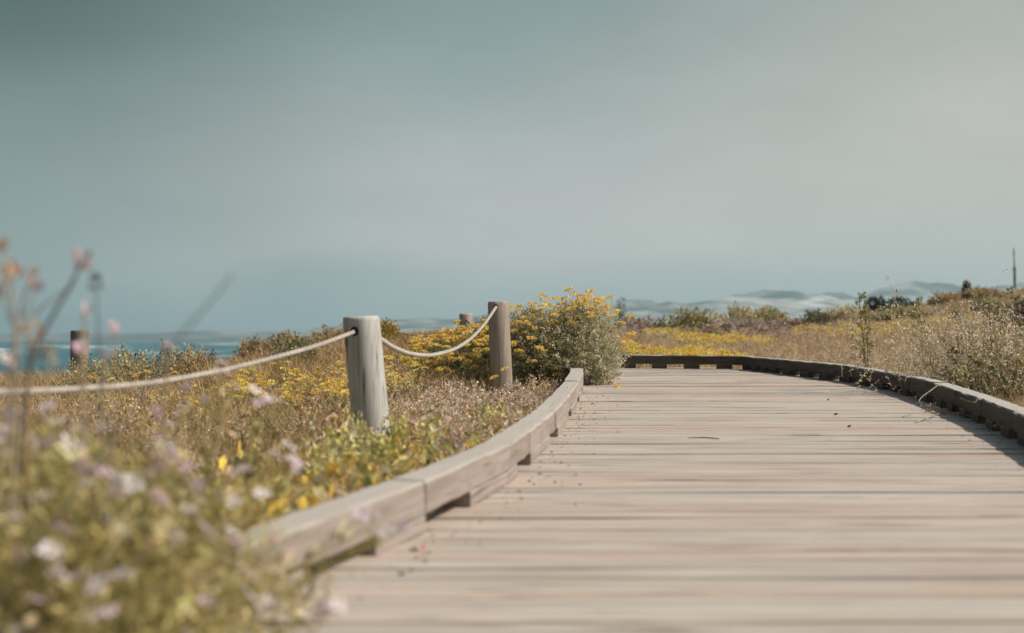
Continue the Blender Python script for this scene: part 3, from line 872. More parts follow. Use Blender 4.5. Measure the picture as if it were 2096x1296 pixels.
# where the photo shows its flower heads
FH = [(1115, 606), (1140, 612), (1165, 592), (1178, 603), (1200, 597), (1158, 609), (1190, 612), (1208, 610), (1222, 612), (1250, 608), (1086, 622), (1092, 630), (1150, 622), (1120, 622), (1165, 632), (1180, 626), (1197, 622),
      (1212, 630), (1232, 612), (1245, 628), (1226, 634), (1240, 640), (1256, 646), (1270, 660), (1197, 640), (1170, 640), (1130, 640), (1105, 638), (1085, 648), (1060, 645), (1068, 660), (1052, 665), (1090, 670), (1098, 672), (1075, 682), (1092, 690),
      (1085, 692), (1050, 702), (1060, 718), (1105, 712), (1112, 718), (1127, 700), (1088, 740), (1125, 748), (1135, 752), (1146, 768), (1062, 722), (1210, 648), (1183, 648), (1150, 636), (1281, 690), (1290, 697), (1294, 684), (1050, 632), (1064, 626),
      (1218, 620), (1204, 618), (1142, 630), (1172, 616), (1260, 637), (1238, 624), (1110, 656), (1128, 660), (1080, 660), (1158, 650)]
rs = np.random.default_rng(3)
sp = []
for (a, b) in FH:
    dfront = 10.12 + .35 * max(0, (690 - b) / 100) + rs.uniform(-.02, .2)
    sp.append(P(a + rs.normal() * 2, b + 2, dfront))
for (a, b) in [FH[i] for i in rs.choice(len(FH), 30, replace=False)]:
    sp.append(P(a + rs.normal() * 14, b + abs(rs.normal()) * 12, 10.15 + rs.uniform(0, .4)))
put_heads(main, sp, 4)
zb2 = float(ground(-.4, 10.6))
low = bush('flowering_bush', 'lower spreading bush dotted with yellow flowers behind the brown post', 'bush',
           [(P(965, 740, 10.9), (.34, .30, .28)), (P(885, 755, 10.8), (.28, .28, .24)), (P(1010, 715, 10.9), (.2, .22, .28))],
           (-.38, 10.75, zb2), 25000, .0155, [(.25, .25, .11), (.34, .32, .17), (.10, .115, .04), (.44, .36, .19)], [.3, .25, .3, .15], 200)
FL = [(845, 715), (852, 708), (865, 722), (872, 706), (885, 690), (893, 696), (902, 690), (912, 698), (905, 682), (925, 680), (938, 678), (945, 672), (950, 690), (960, 680), (972, 692), (985, 682), (990, 690), (975, 700), (938, 700), (955, 708), (990, 702), (868, 733),
      (872, 748), (885, 742), (898, 744), (920, 732), (925, 738), (943, 735), (972, 730), (980, 718), (968, 728), (973, 752), (862, 772), (905, 760), (870, 785), (842, 700), (858, 694), (876, 697), (896, 708), (915, 712), (930, 690), (985, 668), (992, 674), (965, 668), (835, 735), (850, 745), (905, 732)]
FL += [(FL[i][0] + rs.normal() * 14, FL[i][1] + rs.normal() * 10) for i in rs.choice(len(FL), 45, replace=False)]
put_heads(low, [P(a, b, 10.30 + rs.uniform(-.08, .25) + .25 * max(0, (720 - b) / 80)) for a, b in FL], 8)
# two single blooms standing in front of the brown post
for (a, b, d, lb) in ((1034, 757, 9.75, 'single yellow bloom crossing the brown post face, the higher one'), (1012, 774, 9.72, 'single yellow bloom at the lower left edge of the brown post')):
    g = P(a - 6, 850, d); t = P(a, b, d)
    o = empty('wildflower', g, lb, 'flower', 'single yellow blooms by the brown post')
    sm = MB(); tube(sm, [np.zeros(3), (t - g) * .5 + [.012, 0, 0], t - g], .002, 5, (.26, .25, .12)); sm.build('stem', stemm, o)
    put_heads(o, [t], 5)

# ---- twiggy shrub over the right kerb -----------------------------------------------------
zr = float(ground(3.25, 9.15))
rsh = bush('coastal_shrub', 'twiggy pale shrub with green leaves leaning over the dark kerb', 'shrub',
           [(P(2050, 755, 9.1), (.46, .40, .31)), (P(2015, 795, 8.9), (.28, .25, .14)), (P(2130, 770, 9.2), (.48, .45, .37)), (P(1970, 785, 8.9), (.18, .2, .13))],
           (3.25, 9.15, zr), 7000, .034, [(.40, .40, .20), (.52, .48, .30), (.22, .25, .10), (.62, .54, .39), (.54, .46, .22)], [.22, .28, .14, .26, .1], 160, shell=.4)
tb = MB(); k = 1300
c0 = np.array([P(2050, 720, 7.85)]); base = P(2060, 755, 9.1) + RNG.normal(size=(k, 3)) * [.40, .28, .13]
dd = np.stack([RNG.normal(size=k) * .45 - .1, RNG.normal(size=k) * .4, np.abs(RNG.normal(size=k)) * .6 + .55], 1)
pts = ribbons(tb, base - np.array(rsh.location), dd, RNG.uniform(.08, .26, k), .0042, RNG.normal(size=(k, 3)) * .2, 3, pick(k, [(.50, .38, .24), (.36, .25, .14), (.58, .47, .34)], [.45, .25, .3]))
for t in (1, 2, 3):
    b = np.repeat(pts[:, t], 3, 0) + RNG.normal(size=(k * 3, 3)) * .006
    leaflets(tb, b, RNG.normal(size=(k * 3, 3)) + [0, 0, .5], RNG.uniform(.012, .028, k * 3), .010, pick(k * 3, [(.68, .57, .43), (.76, .67, .54), (.46, .33, .20)], [.45, .35, .2]))
tb.build('dry_twigs', drym, rsh)
tb = MB()
def twig(keys, r0, col=(.13, .09, .06), d=None):
    c = smooth_curve([P(a, b, dd + 1.15) - np.array(rsh.location) for a, b, dd in keys], 16); tube(tb, c, np.linspace(r0, r0 * .4, len(c)), 5, col)
twig([(2010, 795, 7.5), (1960, 780, 7.4), (1915, 762, 7.35), (1868, 747, 7.3)], .004)
twig([(1960, 780, 7.4), (1935, 755, 7.35), (1912, 750, 7.3), (1890, 742, 7.3)], .003)
twig([(1915, 762, 7.35), (1904, 745, 7.3), (1905, 720, 7.3)], .0026)
twig([(2020, 765, 7.5), (1975, 745, 7.4), (1950, 735, 7.4), (1925, 722, 7.35)], .003)
twig([(1990, 775, 7.5), (1978, 750, 7.4), (1985, 735, 7.4)], .0028)
twig([(1940, 772, 7.38), (1925, 757, 7.35), (1920, 740, 7.3)], .0022)
tb.build('bare_branch', stemm, rsh)
# ---- tall weeds beyond the right kerb -----------------------------------------------------
def weed(px, top, d, base_y, label, green, seed, lean=0.0, w=1.0):
    rs = np.random.default_rng(seed)
    t = P(px, top, d); bx = t[0] + lean; g = np.array([bx, d, float(ground(bx, d))])
    o = empty('tall_weed', g, label, 'weed', 'tall seeding weeds in the meadow')
    sm = MB(); ax = t - g; c = smooth_curve([np.zeros(3), ax * .4 + [.01, 0, 0], ax * .75, ax], 14)
    tube(sm, c, np.linspace(.006, .003, 14) * w, 5, green)
    lf = MB(); tips = []
    for i in range(int(26 * w)):
        f = rs.uniform(.15, .97); p0 = ax * f + rs.normal(size=3) * .003
        dr = np.array([rs.normal() * .7, rs.normal() * .5, rs.uniform(.3, 1.0)])
        ln = rs.uniform(.05, .15) * (1.25 - f * .8) * w
        q = p0 + unit(dr) * ln; tube(sm, [p0, (p0 + q) / 2 + [0, 0, -.004], q], .002, 4, green); tips.append(q)
        b = np.repeat((p0 + (q - p0) * .6)[None], 3, 0) + rs.normal(size=(3, 3)) * .012
        leaflets(lf, b, rs.normal(size=(3, 3)) + [0, 0, .3], .035 * w, .012, np.tile(green, (3, 1)) * rs.uniform(.8, 1.3))
    sm.build('stem', stemm, o); lf.build('leaves', leafm, o)
    for q in tips + [ax]:
        bd = MB(); b = rs.normal(size=(12, 3)) * .007 * w
        leaflets(bd, b, rs.normal(size=b.shape) + [0, 0, .6], .015, .011, np.tile(np.array([.30, .27, .10]), (len(b), 1)) * rs.uniform(.6, 1.4, (len(b), 1)))
        bd.build('seed_bud', drym, o, q)


GW = np.array([.20, .20, .07])
weed(1758, 602, 12.0, 745, 'tall green seeding weed standing alone in the meadow beyond the far bend', GW, 1, .06)
weed(1771, 618, 12.1, 745, 'slimmer seeding weed pressed against the tall green one', GW * .9, 2, .02, .7)
weed(1880, 612, 12.6, 742, 'tall yellowish weed left of the twiggy pale shrub', GW * [1.3, 1.15, 1.2], 3, .05)
weed(1955, 630, 9.0, 760, 'thin brown weed stalk rising left out of the twiggy shrub', np.array([.22, .13, .07]), 4, .04, .6)
weed(2024, 622, 9.0, 760, 'thin brown weed stalk rising from the middle of the twiggy shrub', np.array([.24, .17, .08]), 6, .02, .6)
weed(2073, 590, 9.3, 760, 'green weed stalk rising highest out of the twiggy shrub below the pole', GW, 7, .02, .6)


# ---- dune shrubs ---------------------------------------------------------------------------
def dune_shrub(px0, px1, ytop, ybase, d, label, cols, p, n=2600, name='dune_shrub', leaf=None, mat=leafm):
    w = (px1 - px0) / F * d / 2; cx = ((px0 + px1) / 2 - 1048) / F * d
    gz = float(ground(cx, d)); top = P(1000, ytop, d)[2]; h = max(.25, top - gz + .04)
    ls = leaf or .0016 * d + .018
    return bush(name, label, 'shrub', [((cx - w * .25, d, gz + h * .42), (w * .75, max(w * .6, .3), h * .58)), ((cx + w * .4, d + .1, gz + h * .36), (w * .6, max(w * .5, .3), h * .5)), ((cx + w * .05, d - .2, gz + h * .3), (w * .8, max(w * .5, .3), h * .36))],
                (cx, d, gz - .02), n, ls, cols, p, 40, group='low shrubs on the dunes', mat=mat, shell=.3)


OL = [(.42, .37, .18), (.54, .46, .26), (.15, .145, .06), (.58, .48, .29)]
GP = [(.46, .37, .30), (.38, .30, .235), (.22, .165, .12), (.55, .45, .36)]
DK = [(.16, .155, .075), (.24, .22, .11), (.07, .075, .035), (.24, .21, .11)]
RB = [(.46, .33, .18), (.36, .25, .12), (.54, .42, .24), (.22, .15, .07)]
e4 = [.3, .3, .2, .2]
dune_shrub(1365, 1490, 640, 700, 27, 'rounded olive shrub behind the yellow flower drift near the bend', OL, [.3, .25, .35, .1], 5200)
dune_shrub(1440, 1610, 657, 705, 25, 'broad grey pink dry mound right of the olive shrub by the yellow drift', GP, e4, 5600, mat=drym)
dune_shrub(1475, 1560, 634, 665, 37, 'olive topped mound on the skyline behind the grey pink dry mound', OL, [.3, .4, .1, .2], 3000)
dune_shrub(1545, 1610, 636, 668, 38, 'low olive hump on the skyline, right of the olive topped mound', OL, [.3, .4, .1, .2], 2600)
dune_shrub(1585, 1660, 660, 690, 30, 'small reddish brown bush beside the grey pink mound', [(.24, .16, .11), (.17, .11, .08), (.32, .22, .15)], [.4, .3, .3], 2400, mat=drym)
dune_shrub(1645, 1700, 645, 672, 36, 'little bush coloured dark as shadow in the dip of the yellow flower slope', DK, e4, 2400)  # shadow in the dip is put into this bush's dark colours
dune_shrub(1690, 1790, 634, 664, 42, 'pale olive mound on the ridge behind the tall green weed', OL, [.25, .35, .1, .3], 3400)
dune_shrub(1785, 1905, 636, 672, 34, 'wide olive bush behind the tall yellowish weed', OL, [.35, .2, .35, .1], 4600)
dune_shrub(1905, 1960, 606, 632, 52, 'russet bush on the right hand hill crest below the small far tree', RB, e4, 2400)
dune_shrub(1960, 2050, 596, 622, 54, 'russet hump along the hill crest left of the pole', RB, e4, 3000)
dune_shrub(1990, 2060, 612, 645, 36, 'green bush on the hillside above the twiggy shrub', OL, [.4, .2, .3, .1], 3200)
dune_shrub(2065, 2190, 612, 655, 32, 'dark green bush at the frame edge under the pole', OL, [.35, .1, .45, .1], 3600)
dune_shrub(2030, 2180, 628, 690, 15, 'dark grey dry bush standing behind the twiggy pale shrub', [(.15, .12, .10), (.22, .18, .15), (.08, .07, .06)], [.4, .3, .3], 5200, mat=drym)
dune_shrub(1265, 1345, 656, 690, 30, 'grey mauve low bush just right of the tall flower bush', GP, e4, 3200, mat=drym)
dune_shrub(1340, 1375, 664, 690, 29, 'little dark bush at the left tip of the far yellow drift', DK, e4, 1200)
dune_shrub(490, 570, 703, 740, 21, 'brown bush at the seaward tip of the ridge above the rope', RB, e4, 3200, mat=drym)
dune_shrub(548, 640, 692, 730, 22.5, 'dark brown bush on the ridge over the middle of the long rope', RB, [.2, .4, .1, .3], 3600, mat=drym)
dune_shrub(640, 720, 680, 715, 25, 'reddish bush on the ridge just left of the big grey post', RB, e4, 3200, mat=drym)
dune_shrub(776, 816, 665, 700, 20.8, 'yellowish round bush peeping out right of the big grey post', [(.45, .30, .06), (.33, .23, .07), (.22, .16, .05)], e4[:3], 1800)
dune_shrub(560, 640, 722, 760, 14.5, 'grey green bush under the rope amid yellow flowers', [(.24, .23, .13), (.14, .145, .07), (.32, .27, .16)], e4[:3], 2600)
dune_shrub(225, 290, 757, 790, 9.6, 'green brown tuft on the seaward edge left of the lone yellow bloom', OL, e4, 1800, leaf=.022)
dune_shrub(300, 370, 768, 795, 9.8, 'brown green tuft in the middle of the seaward edge', OL, e4, 1600, leaf=.022)
dune_shrub(360, 440, 748, 790, 10.2, 'taller brown tuft where the seaward edge meets the ridge', RB, e4, 2000, leaf=.022)
dune_shrub(150, 225, 768, 795, 9.3, 'low olive tuft on the seaward edge beside the blurred dark post', OL, e4, 1500, leaf=.022)
DM = [(.56, .42, .24), (.44, .31, .16), (.26, .17, .08), (.66, .53, .36)]
PM = [(.62, .49, .38), (.52, .38, .29), (.28, .19, .12), (.70, .58, .46)]
def mound(px0, px1, ytop, d, label, cols, n=1500, leaf=.017):
    o = dune_shrub(px0, px1, ytop, 0, d, label, cols, e4, n, name='dry_shrub', leaf=leaf, mat=drym); o['group'] = 'dry mounds in the left meadow'


mound(590, 705, 800, 6.6, 'brown dry mound just left of the big grey post', DM, 1800)
mound(440, 570, 838, 5.4, 'straw brown mound below the long rope, left of the post', DM, 1800)
mound(800, 890, 768, 7.6, 'brown twiggy mound right of the big grey post', DM, 1600)
mound(890, 990, 800, 7.4, 'pale pink dry mound left of the foot of the brown post', PM, 1900)
mound(1040, 1085, 822, 7.3, 'pale dry mound against the foot of the brown post', PM, 1500)
mound(845, 950, 842, 6.1, 'wide pale pinkish mound halfway between the two near posts', PM, 1900)
mound(955, 1040, 848, 6.2, 'pale mound beside the kerb before the brown post', PM, 1500)
mound(625, 705, 850, 4.7, 'brown mound left of the foot of the big grey post', DM, 1400)
mound(300, 430, 832, 5.4, 'dry mound under the lowest part of the rope', DM, 1700)
mound(160, 290, 822, 5.8, 'dry brown mound beyond the foreground flowers at the far left', DM, 1700)
mound(520, 620, 880, 4.4, 'small brown mound behind the lilac flower cluster', DM, 1300)
mound(815, 880, 880, 5.0, 'small straw mound right of the foot of the big grey post', DM, 1200)
mound(1075, 1125, 775, 8.4, 'twiggy brown mound between the brown post and the kerb end', DM, 1400)
mound(700, 790, 935, 5.2, 'pale straw mound around the very foot of the big grey post', [(.62, .50, .22), (.50, .42, .18), (.34, .30, .12), (.66, .56, .34)], 1500)
mound(880, 960, 900, 5.2, 'pale mound hugging the kerb bend halfway along', PM, 1400)
LP = [(.66, .55, .16), (.52, .48, .16), (.34, .35, .11), (.78, .56, .14), (.64, .56, .34)]
def leafy(px0, px1, ytop, d, label, n=520):
    o = dune_shrub(px0, px1, ytop, 0, d, label, LP, [.3, .25, .15, .12, .18], n, name='leafy_plant', leaf=.030, mat=leafm); o['category'] = 'plant'; o['group'] = 'yellow leaved plants along the kerb'


leafy(665, 735, 905, 5.35, 'yellow green leafy plant wrapping the left side of the big grey post foot')
leafy(780, 845, 912, 5.3, 'yellow green leafy plant wrapping the right side of the big grey post foot')
leafy(845, 930, 902, 5.2, 'golden leafy plant on the kerb side between the two near posts')
leafy(955, 1030, 862, 6.0, 'golden leafy plant crowding the kerb nearest the brown post', 460)
leafy(640, 735, 958, 4.4, 'yellow leafy plant below the big grey post toward the lilac cluster')
leafy(755, 850, 955, 4.5, 'broad yellow leafy plant pressed to the kerb below the big grey post')
# spiky dark twigs sticking up against the sea
def sea_twig(pts, d, label):
    g = P(pts[0][0], pts[0][1], d); g[2] = float(ground(g[0], d))
    o = MB(); c = smooth_curve([np.zeros(3)] + [P(a, b, d) - g for a, b in pts], 14); tube(o, c, np.linspace(.0035, .0018, 14), 5, (.09, .06, .045))
    n = 10; i = RNG.integers(6, 14, n)
    leaflets(o, c[i] + RNG.normal(size=(n, 3)) * .004, RNG.normal(size=(n, 3)), .022, .009, pick(n, [(.10, .07, .05), (.2, .12, .08)], [1, 1]))
    tag(o.build('dry_twig', stemm, None, g), label, 'twig', 'dark twigs standing against the sea')


sea_twig([(262, 760), (264, 735), (268, 722)], 9.5, 'dark upright twig against the sea, straightest and tallest at the left')
sea_twig([(272, 745), (278, 722), (284, 724), (282, 730)], 9.6, 'hooked dark twig with drooping pods against the sea')
sea_twig([(395, 770), (375, 735), (355, 725)], 9.8, 'slanting twig leaning left against the sea')
sea_twig([(408, 758), (420, 740), (424, 732)], 10, 'thin twig leaning right by the start of the ridge')
sea_twig([(312, 770), (320, 742), (326, 734)], 9.7, 'short forked twig midway along the sea edge')
sea_twig([(336, 715), (333, 700), (330, 695)], 9.7, 'short dark sprig against the surf')

# ---- far trees and the pole ------------------------------------------------------------------
def tree(px0, px1, ytop, d, label, seed):
    rs = np.random.default_rng(seed); w = (px1 - px0) / F * d; cx = ((px0 + px1) / 2 - 1048) / F * d
    gz = float(ground(cx, d)); top = P(1000, ytop, d)[2]; h = top - gz
    o = empty('tree', (cx, d, gz), label, 'tree', 'dark far trees behind the dunes')
    tk = MB()
    tube(tk, [(0, 0, -.2), (.05, 0, h * .35), (-.03, 0, h * .6)], np.array([.18, .13, .08]), 8, (.09, .07, .05))
    for i in range(5):
        a = rs.uniform(0, 6.28); tube(tk, [(0, 0, h * rs.uniform(.25, .5)), (math.cos(a) * w * .2, math.sin(a) * w * .2, h * .6), (math.cos(a) * w * .36, math.sin(a) * w * .36, h * .75)], np.array([.07, .05, .025]), 6, (.09, .07, .05))
    tk.build('trunk', stemm, o)
    cr = MB(); n = 3600
    cc = rs.normal(size=(14, 3)) * [w * .24, w * .22, h * .10] + [0, 0, h * .70]
    i = rs.integers(0, 14, n); v = unit(rs.normal(size=(n, 3))) * rs.uniform(.55, 1, (n, 1)) * [w * .22, w * .22, h * .17]
    leaflets(cr, cc[i] + v, v + rs.normal(size=(n, 3)) * .3, .20, .12, np.tile(np.array([.028, .040, .028]), (n, 1)) * rs.uniform(.5, 1.7, (n, 1)))
    cr.build('crown', leafm, o)


tree(1772, 1828, 615, 105, 'dark far tree, left of the pair left of the hill crest', 1)
tree(1818, 1896, 606, 118, 'dark far tree, right of the pair left of the hill crest', 2)
tree(1968, 1990, 577, 105, 'tiny lone tree poking above the right hill crest', 3)
tree(1245, 1290, 636, 150, 'dark far tree half hidden by the tall flower bush', 4)
tree(1302, 1345, 648, 140, 'dark far tree above the grey mauve bush right of the flower bush', 5)
tree(964, 996, 652, 150, 'dark far tree between the brown post and the small post top', 6)
tree(885, 925, 664, 150, 'low dark far tree left of the small brown post top', 7)
d = 100; tp = P(2075, 507, d); gz = float(ground(tp[0] + .05, d)); o = empty('utility_pole', (tp[0] + .05, d, gz), 'thin grey pole on the right hill crest against the sky', 'pole')
pm = MB(); hh = tp[2] - gz; tube(pm, [(.05, 0, -.3), (0, 0, hh * .72)], np.array([.12, .085]), 10, (.20, .19, .18)); pm.build('pole_shaft', stemm, o)
pm = MB(); tube(pm, [(0, 0, hh * .72), (-.05, 0, hh)], np.array([.06, .035]), 8, (.36, .34, .32)); pm.build('mast', stemm, o)
pm = MB(); tube(pm, [(0, 0, hh * .70), (0, 0, hh * .735)], np.array([.12, .12]), 10, (.3, .29, .28)); pm.build('collar', stemm, o); pm = MB(); tube(pm, [(-.17, 0, hh * .93), (.1, 0, hh * .93)], np.array([.03, .03]), 6, (.3, .29, .28)); pm.build('cross_arm', stemm, o)

# ------------------------------------------------------------------ foreground flowers
def flower_mesh(seed, tint):
    rs = np.random.default_rng(seed); mb = MB()
    n = 4; a = np.arange(n) * math.pi / 2 + rs.normal(size=n) * .12
    d0 = np.stack([np.cos(a), np.sin(a), np.full(n, .55)], 1); sd = np.stack([-np.sin(a), np.cos(a), np.zeros(n)], 1)
    ribbons(mb, d0 * .002, d0, .0125 * rs.uniform(.9, 1.1, n), .0105, np.tile([0, 0, -.35], (n, 1)), 4, tint, leaf=True, side=sd)
    leaflets(mb, np.zeros((5, 3)), np.stack([rs.normal(size=5) * .3, rs.normal(size=5) * .3, np.ones(5)], 1), .006, .002, (.55, .48, .15))
    leaflets(mb, np.tile([0, 0, -.008], (4, 1)), np.stack([rs.normal(size=4) * .2, rs.normal(size=4) * .2, np.ones(4)], 1), .011, .004, (.28, .22, .16))
    return mb


TINTS = [(.84, .73, .76), (.82, .66, .74), (.86, .79, .79), (.76, .55, .65)]
FM = [flower_mesh(i, TINTS[i % 4]) for i in range(8)]
FSRC = [None] * 8


def add_flower(o, q, rs, s=1.0, which=None):
    i = int(rs.integers(0, 8)) if which is None else which
    up = rs.normal(size=2) * .5
    rot = (float(up[0]) + .35, float(up[1]), rs.random() * 6.28)
    if FSRC[i] is None:
        f = FM[i].build('flower', petalm, o, q, rot); f.scale = (s, s, s); FSRC[i] = f
    else: copy_child(FSRC[i], o, q, rot, s)


WG = 'pale pink wildflower plants in the foreground'
LEAFC = [(.54, .45, .18), (.40, .36, .13), (.64, .53, .28), (.13, .14, .045), (.70, .55, .34)]


def wild_plant(tips, d, label, seed, lean=0.0, dry=0., leaves=46, group=WG, root_d=None):
    """one plant: tips are photo pixels of its blossoms, all about d metres away"""
    rs = np.random.default_rng(seed)
    if leaves >= 50 and tips[0][0] < 470: tips = list(tips) + [(tips[int(rs.integers(0, len(tips)))][0] + rs.normal() * 42, tips[0][1] + abs(rs.normal()) * 55) for _ in range(3)]
    T = [P(a, b, d + rs.uniform(-.06, .06)) for a, b in tips]
    mean = np.mean(T, 0); gx_ = min(mean[0] - lean, float(xl(d)) - .12 - rs.uniform(0, .1)); gy_ = d + rs.uniform(-.05, .1)
    g = np.array([gx_, gy_, float(ground(gx_, gy_))])
    o = empty('wildflower_plant', g, label, 'wildflower', group)
    sm = MB(); lf = MB(); low = mean - g
    fork = low * np.array([.6, .6, .55]); c0 = smooth_curve([np.zeros(3), fork * [.35, .35, .6], fork], 10)
    gc = np.array(LEAFC[int(rs.integers(0, 3))]) * (1 - dry) + np.array([.34, .24, .12]) * dry
    tube(sm, c0, np.linspace(.0035, .0026, 10), 5, gc)
    paths = [c0]
    for t in T:
        q = t - g; c = smooth_curve([fork, fork * .5 + q * .5 + np.array([rs.normal() * .012, rs.normal() * .012, .0]), q - [0, 0, .008]], 10)
        tube(sm, c, np.linspace(.0024, .0013, 10), 5, gc); paths.append(c)
        add_flower(o, q, rs, rs.uniform(.85, 1.3))
        n = 4; i = rs.integers(3, 9, n)      # pods below the bloom
        dd = np.stack([rs.normal(size=n) * .6, rs.normal(size=n) * .6, np.full(n, .8)], 1)
        ribbons(sm, c[i], dd, rs.uniform(.02, .04, n), .0045, np.zeros((n, 3)), 3, gc * 1.1, leaf=True)
    for _ in range(3):                        # side shoots without bloom
        b = c0[int(rs.integers(2, 9))]; q = b + np.array([rs.normal() * .07, rs.normal() * .07, rs.uniform(.06, .18)])
        c = smooth_curve([b, (b + q) / 2 + [0, 0, -.01], q], 8); tube(sm, c, np.linspace(.002, .001, 8), 4, gc); paths.append(c)
    allp = np.concatenate(paths); n = leaves; i = rs.integers(0, len(allp), n)
    dd = np.stack([rs.normal(size=n) * .8, rs.normal(size=n) * .8, rs.uniform(-.1, 1, n)], 1)
    hf = np.clip(allp[i][:, 2] / max(low[2], .05), 0, 1); ln = rs.uniform(.02, .055, n) * (1.15 - .65 * hf)
    cl = np.array(LEAFC)[rs.choice(5, n, p=[.3, .25, .2, .15, .1])] * rs.uniform(.75, 1.25, (n, 1)) * (1 - dry) + np.array([.38, .28, .14]) * dry
    ribbons(lf, allp[i], dd, ln, ln * rs.uniform(.28, .5, n), rs.normal(size=(n, 3)) * .2 + [0, 0, -.15], 4, cl, leaf=True)
    sm.build('stem', stemm, o); lf.build('leaves', leafm, o)
    return o


NEARL = 'pink blossoms '
PL = [
    ([(15, 850), (42, 845), (28, 870)], 2.05, NEARL + 'at the left frame edge, a pair over dark foliage'),
    ([(98, 835), (88, 858), (118, 866)], 2.15, NEARL + 'below the far left end of the rope'),
    ([(148, 858), (152, 880)], 2.25, NEARL + 'standing singly right of the pair below the rope end'),
    ([(170, 958), (155, 915), (212, 878)], 2.1, NEARL + 'with three blooms stepping up to the right'),
    ([(318, 895), (335, 915), (322, 938), (345, 905)], 2.35, NEARL + 'with four lilac blooms in a column left of centre meadow'),
    ([(380, 955), (352, 930)], 2.3, NEARL + 'with one bright white bloom under the lilac column'),
    ([(485, 966), (468, 970), (500, 962)], 2.5, NEARL + 'with three blooms merged in one wide pale tuft'),
    ([(245, 985), (270, 992), (300, 975)], 2.1, NEARL + 'with lilac and white blooms at mid left'),
    ([(265, 1010), (350, 1085)], 2.0, NEARL + 'with a pink bloom hanging right over dark green leaves'),
    ([(430, 1098), (415, 1080)], 2.25, NEARL + 'with a white bloom facing left in the lower meadow'),
    ([(110, 1135), (100, 1128), (130, 1085), (134, 1110)], 1.95, NEARL + 'with a tall white spike in the lower left'),
    ([(575, 1135), (560, 1100)], 2.4, NEARL + 'with a small lilac bloom beside the kerb'),
    ([(520, 1185), (500, 1210), (498, 1165)], 2.15, NEARL + 'with big white blooms bending at the kerb foot'),
    ([(515, 1228), (545, 1240)], 2.1, NEARL + 'with two white blooms low over the deck edge'),
    ([(660, 1250), (640, 1262), (690, 1240)], 2.25, NEARL + 'with blooms spilling over the deck at the bottom'),
    ([(545, 815), (520, 800), (568, 822), (530, 825)], 2.9, NEARL + 'with a tall lilac cluster below the sagging rope'),
    ([(575, 940), (600, 945), (590, 915), (560, 928), (612, 960)], 2.75, NEARL + 'with a broad lilac cluster left of the big grey post'),
    ([(455, 1005), (460, 1020), (478, 1030)], 2.45, NEARL + 'with blooms on bent stems under the wide pale tuft'),
    ([(85, 1020), (30, 1030)], 1.95, NEARL + 'with pink bloom low at the left frame edge'),
    ([(820, 1080), (790, 1090)], 2.75, NEARL + 'leaning its bloom across the kerb beam'),
    ([(762, 1062), (740, 1050)], 2.8, NEARL + 'with a white bloom before the kerb top'),
    ([(445, 760), (465, 765), (455, 745)], 2.9, NEARL + 'with pinkish blooms touching the rope'),
    ([(380, 820), (365, 850)], 2.7, NEARL + 'standing just under the middle of the long rope'),
    ([(420, 1230), (380, 1250)], 2.0, NEARL + 'low among green leaves at the bottom'),
    ([(250, 1180), (200, 1200)], 1.9, NEARL + 'half lost in the lower left shade'),
]
for i, (tips, d, lb) in enumerate(PL):
    d = max(1.74, 1.74 + (d - 1.9) * .7) if tips[0][1] > 870 else d
    wild_plant(tips, d, lb, 40 + i, lean=.03 if tips[0][0] < 500 else .10, dry=.25 if tips[0][1] < 900 else .05, leaves=60 if tips[0][0] < 600 else 12)
# pinkish white flowers further back, round the post and along the kerb
for i, (a, b, d) in enumerate([(775, 990, 4.1), (792, 1003, 4.1), (700, 1010, 3.9), (655, 1040, 3.7), (860, 945, 4.6), (905, 930, 5.0), (985, 880, 6.0), (1062, 888, 5.7)]):
    lbs = ['white bloom low beside the kerb beneath the big grey post, the brightest', 'white bloom tucked under the brightest one by the kerb', 'pink white bloom in yellow leaves left of the kerb bend', 'pink bloom farthest down the kerb in yellow leaves',
           'white bloom between yellow leaves right of the big grey post', 'pale bloom by the kerb joint halfway to the brown post', 'pale bloom before the foot of the brown post', 'pale bloom at the kerb edge nearest the brown post']
    wild_plant([(a, b), (a - 14, b + 10)], d, lbs[i], 90 + i, lean=.03, dry=.5, leaves=20, group='small pale flowers along the kerb')
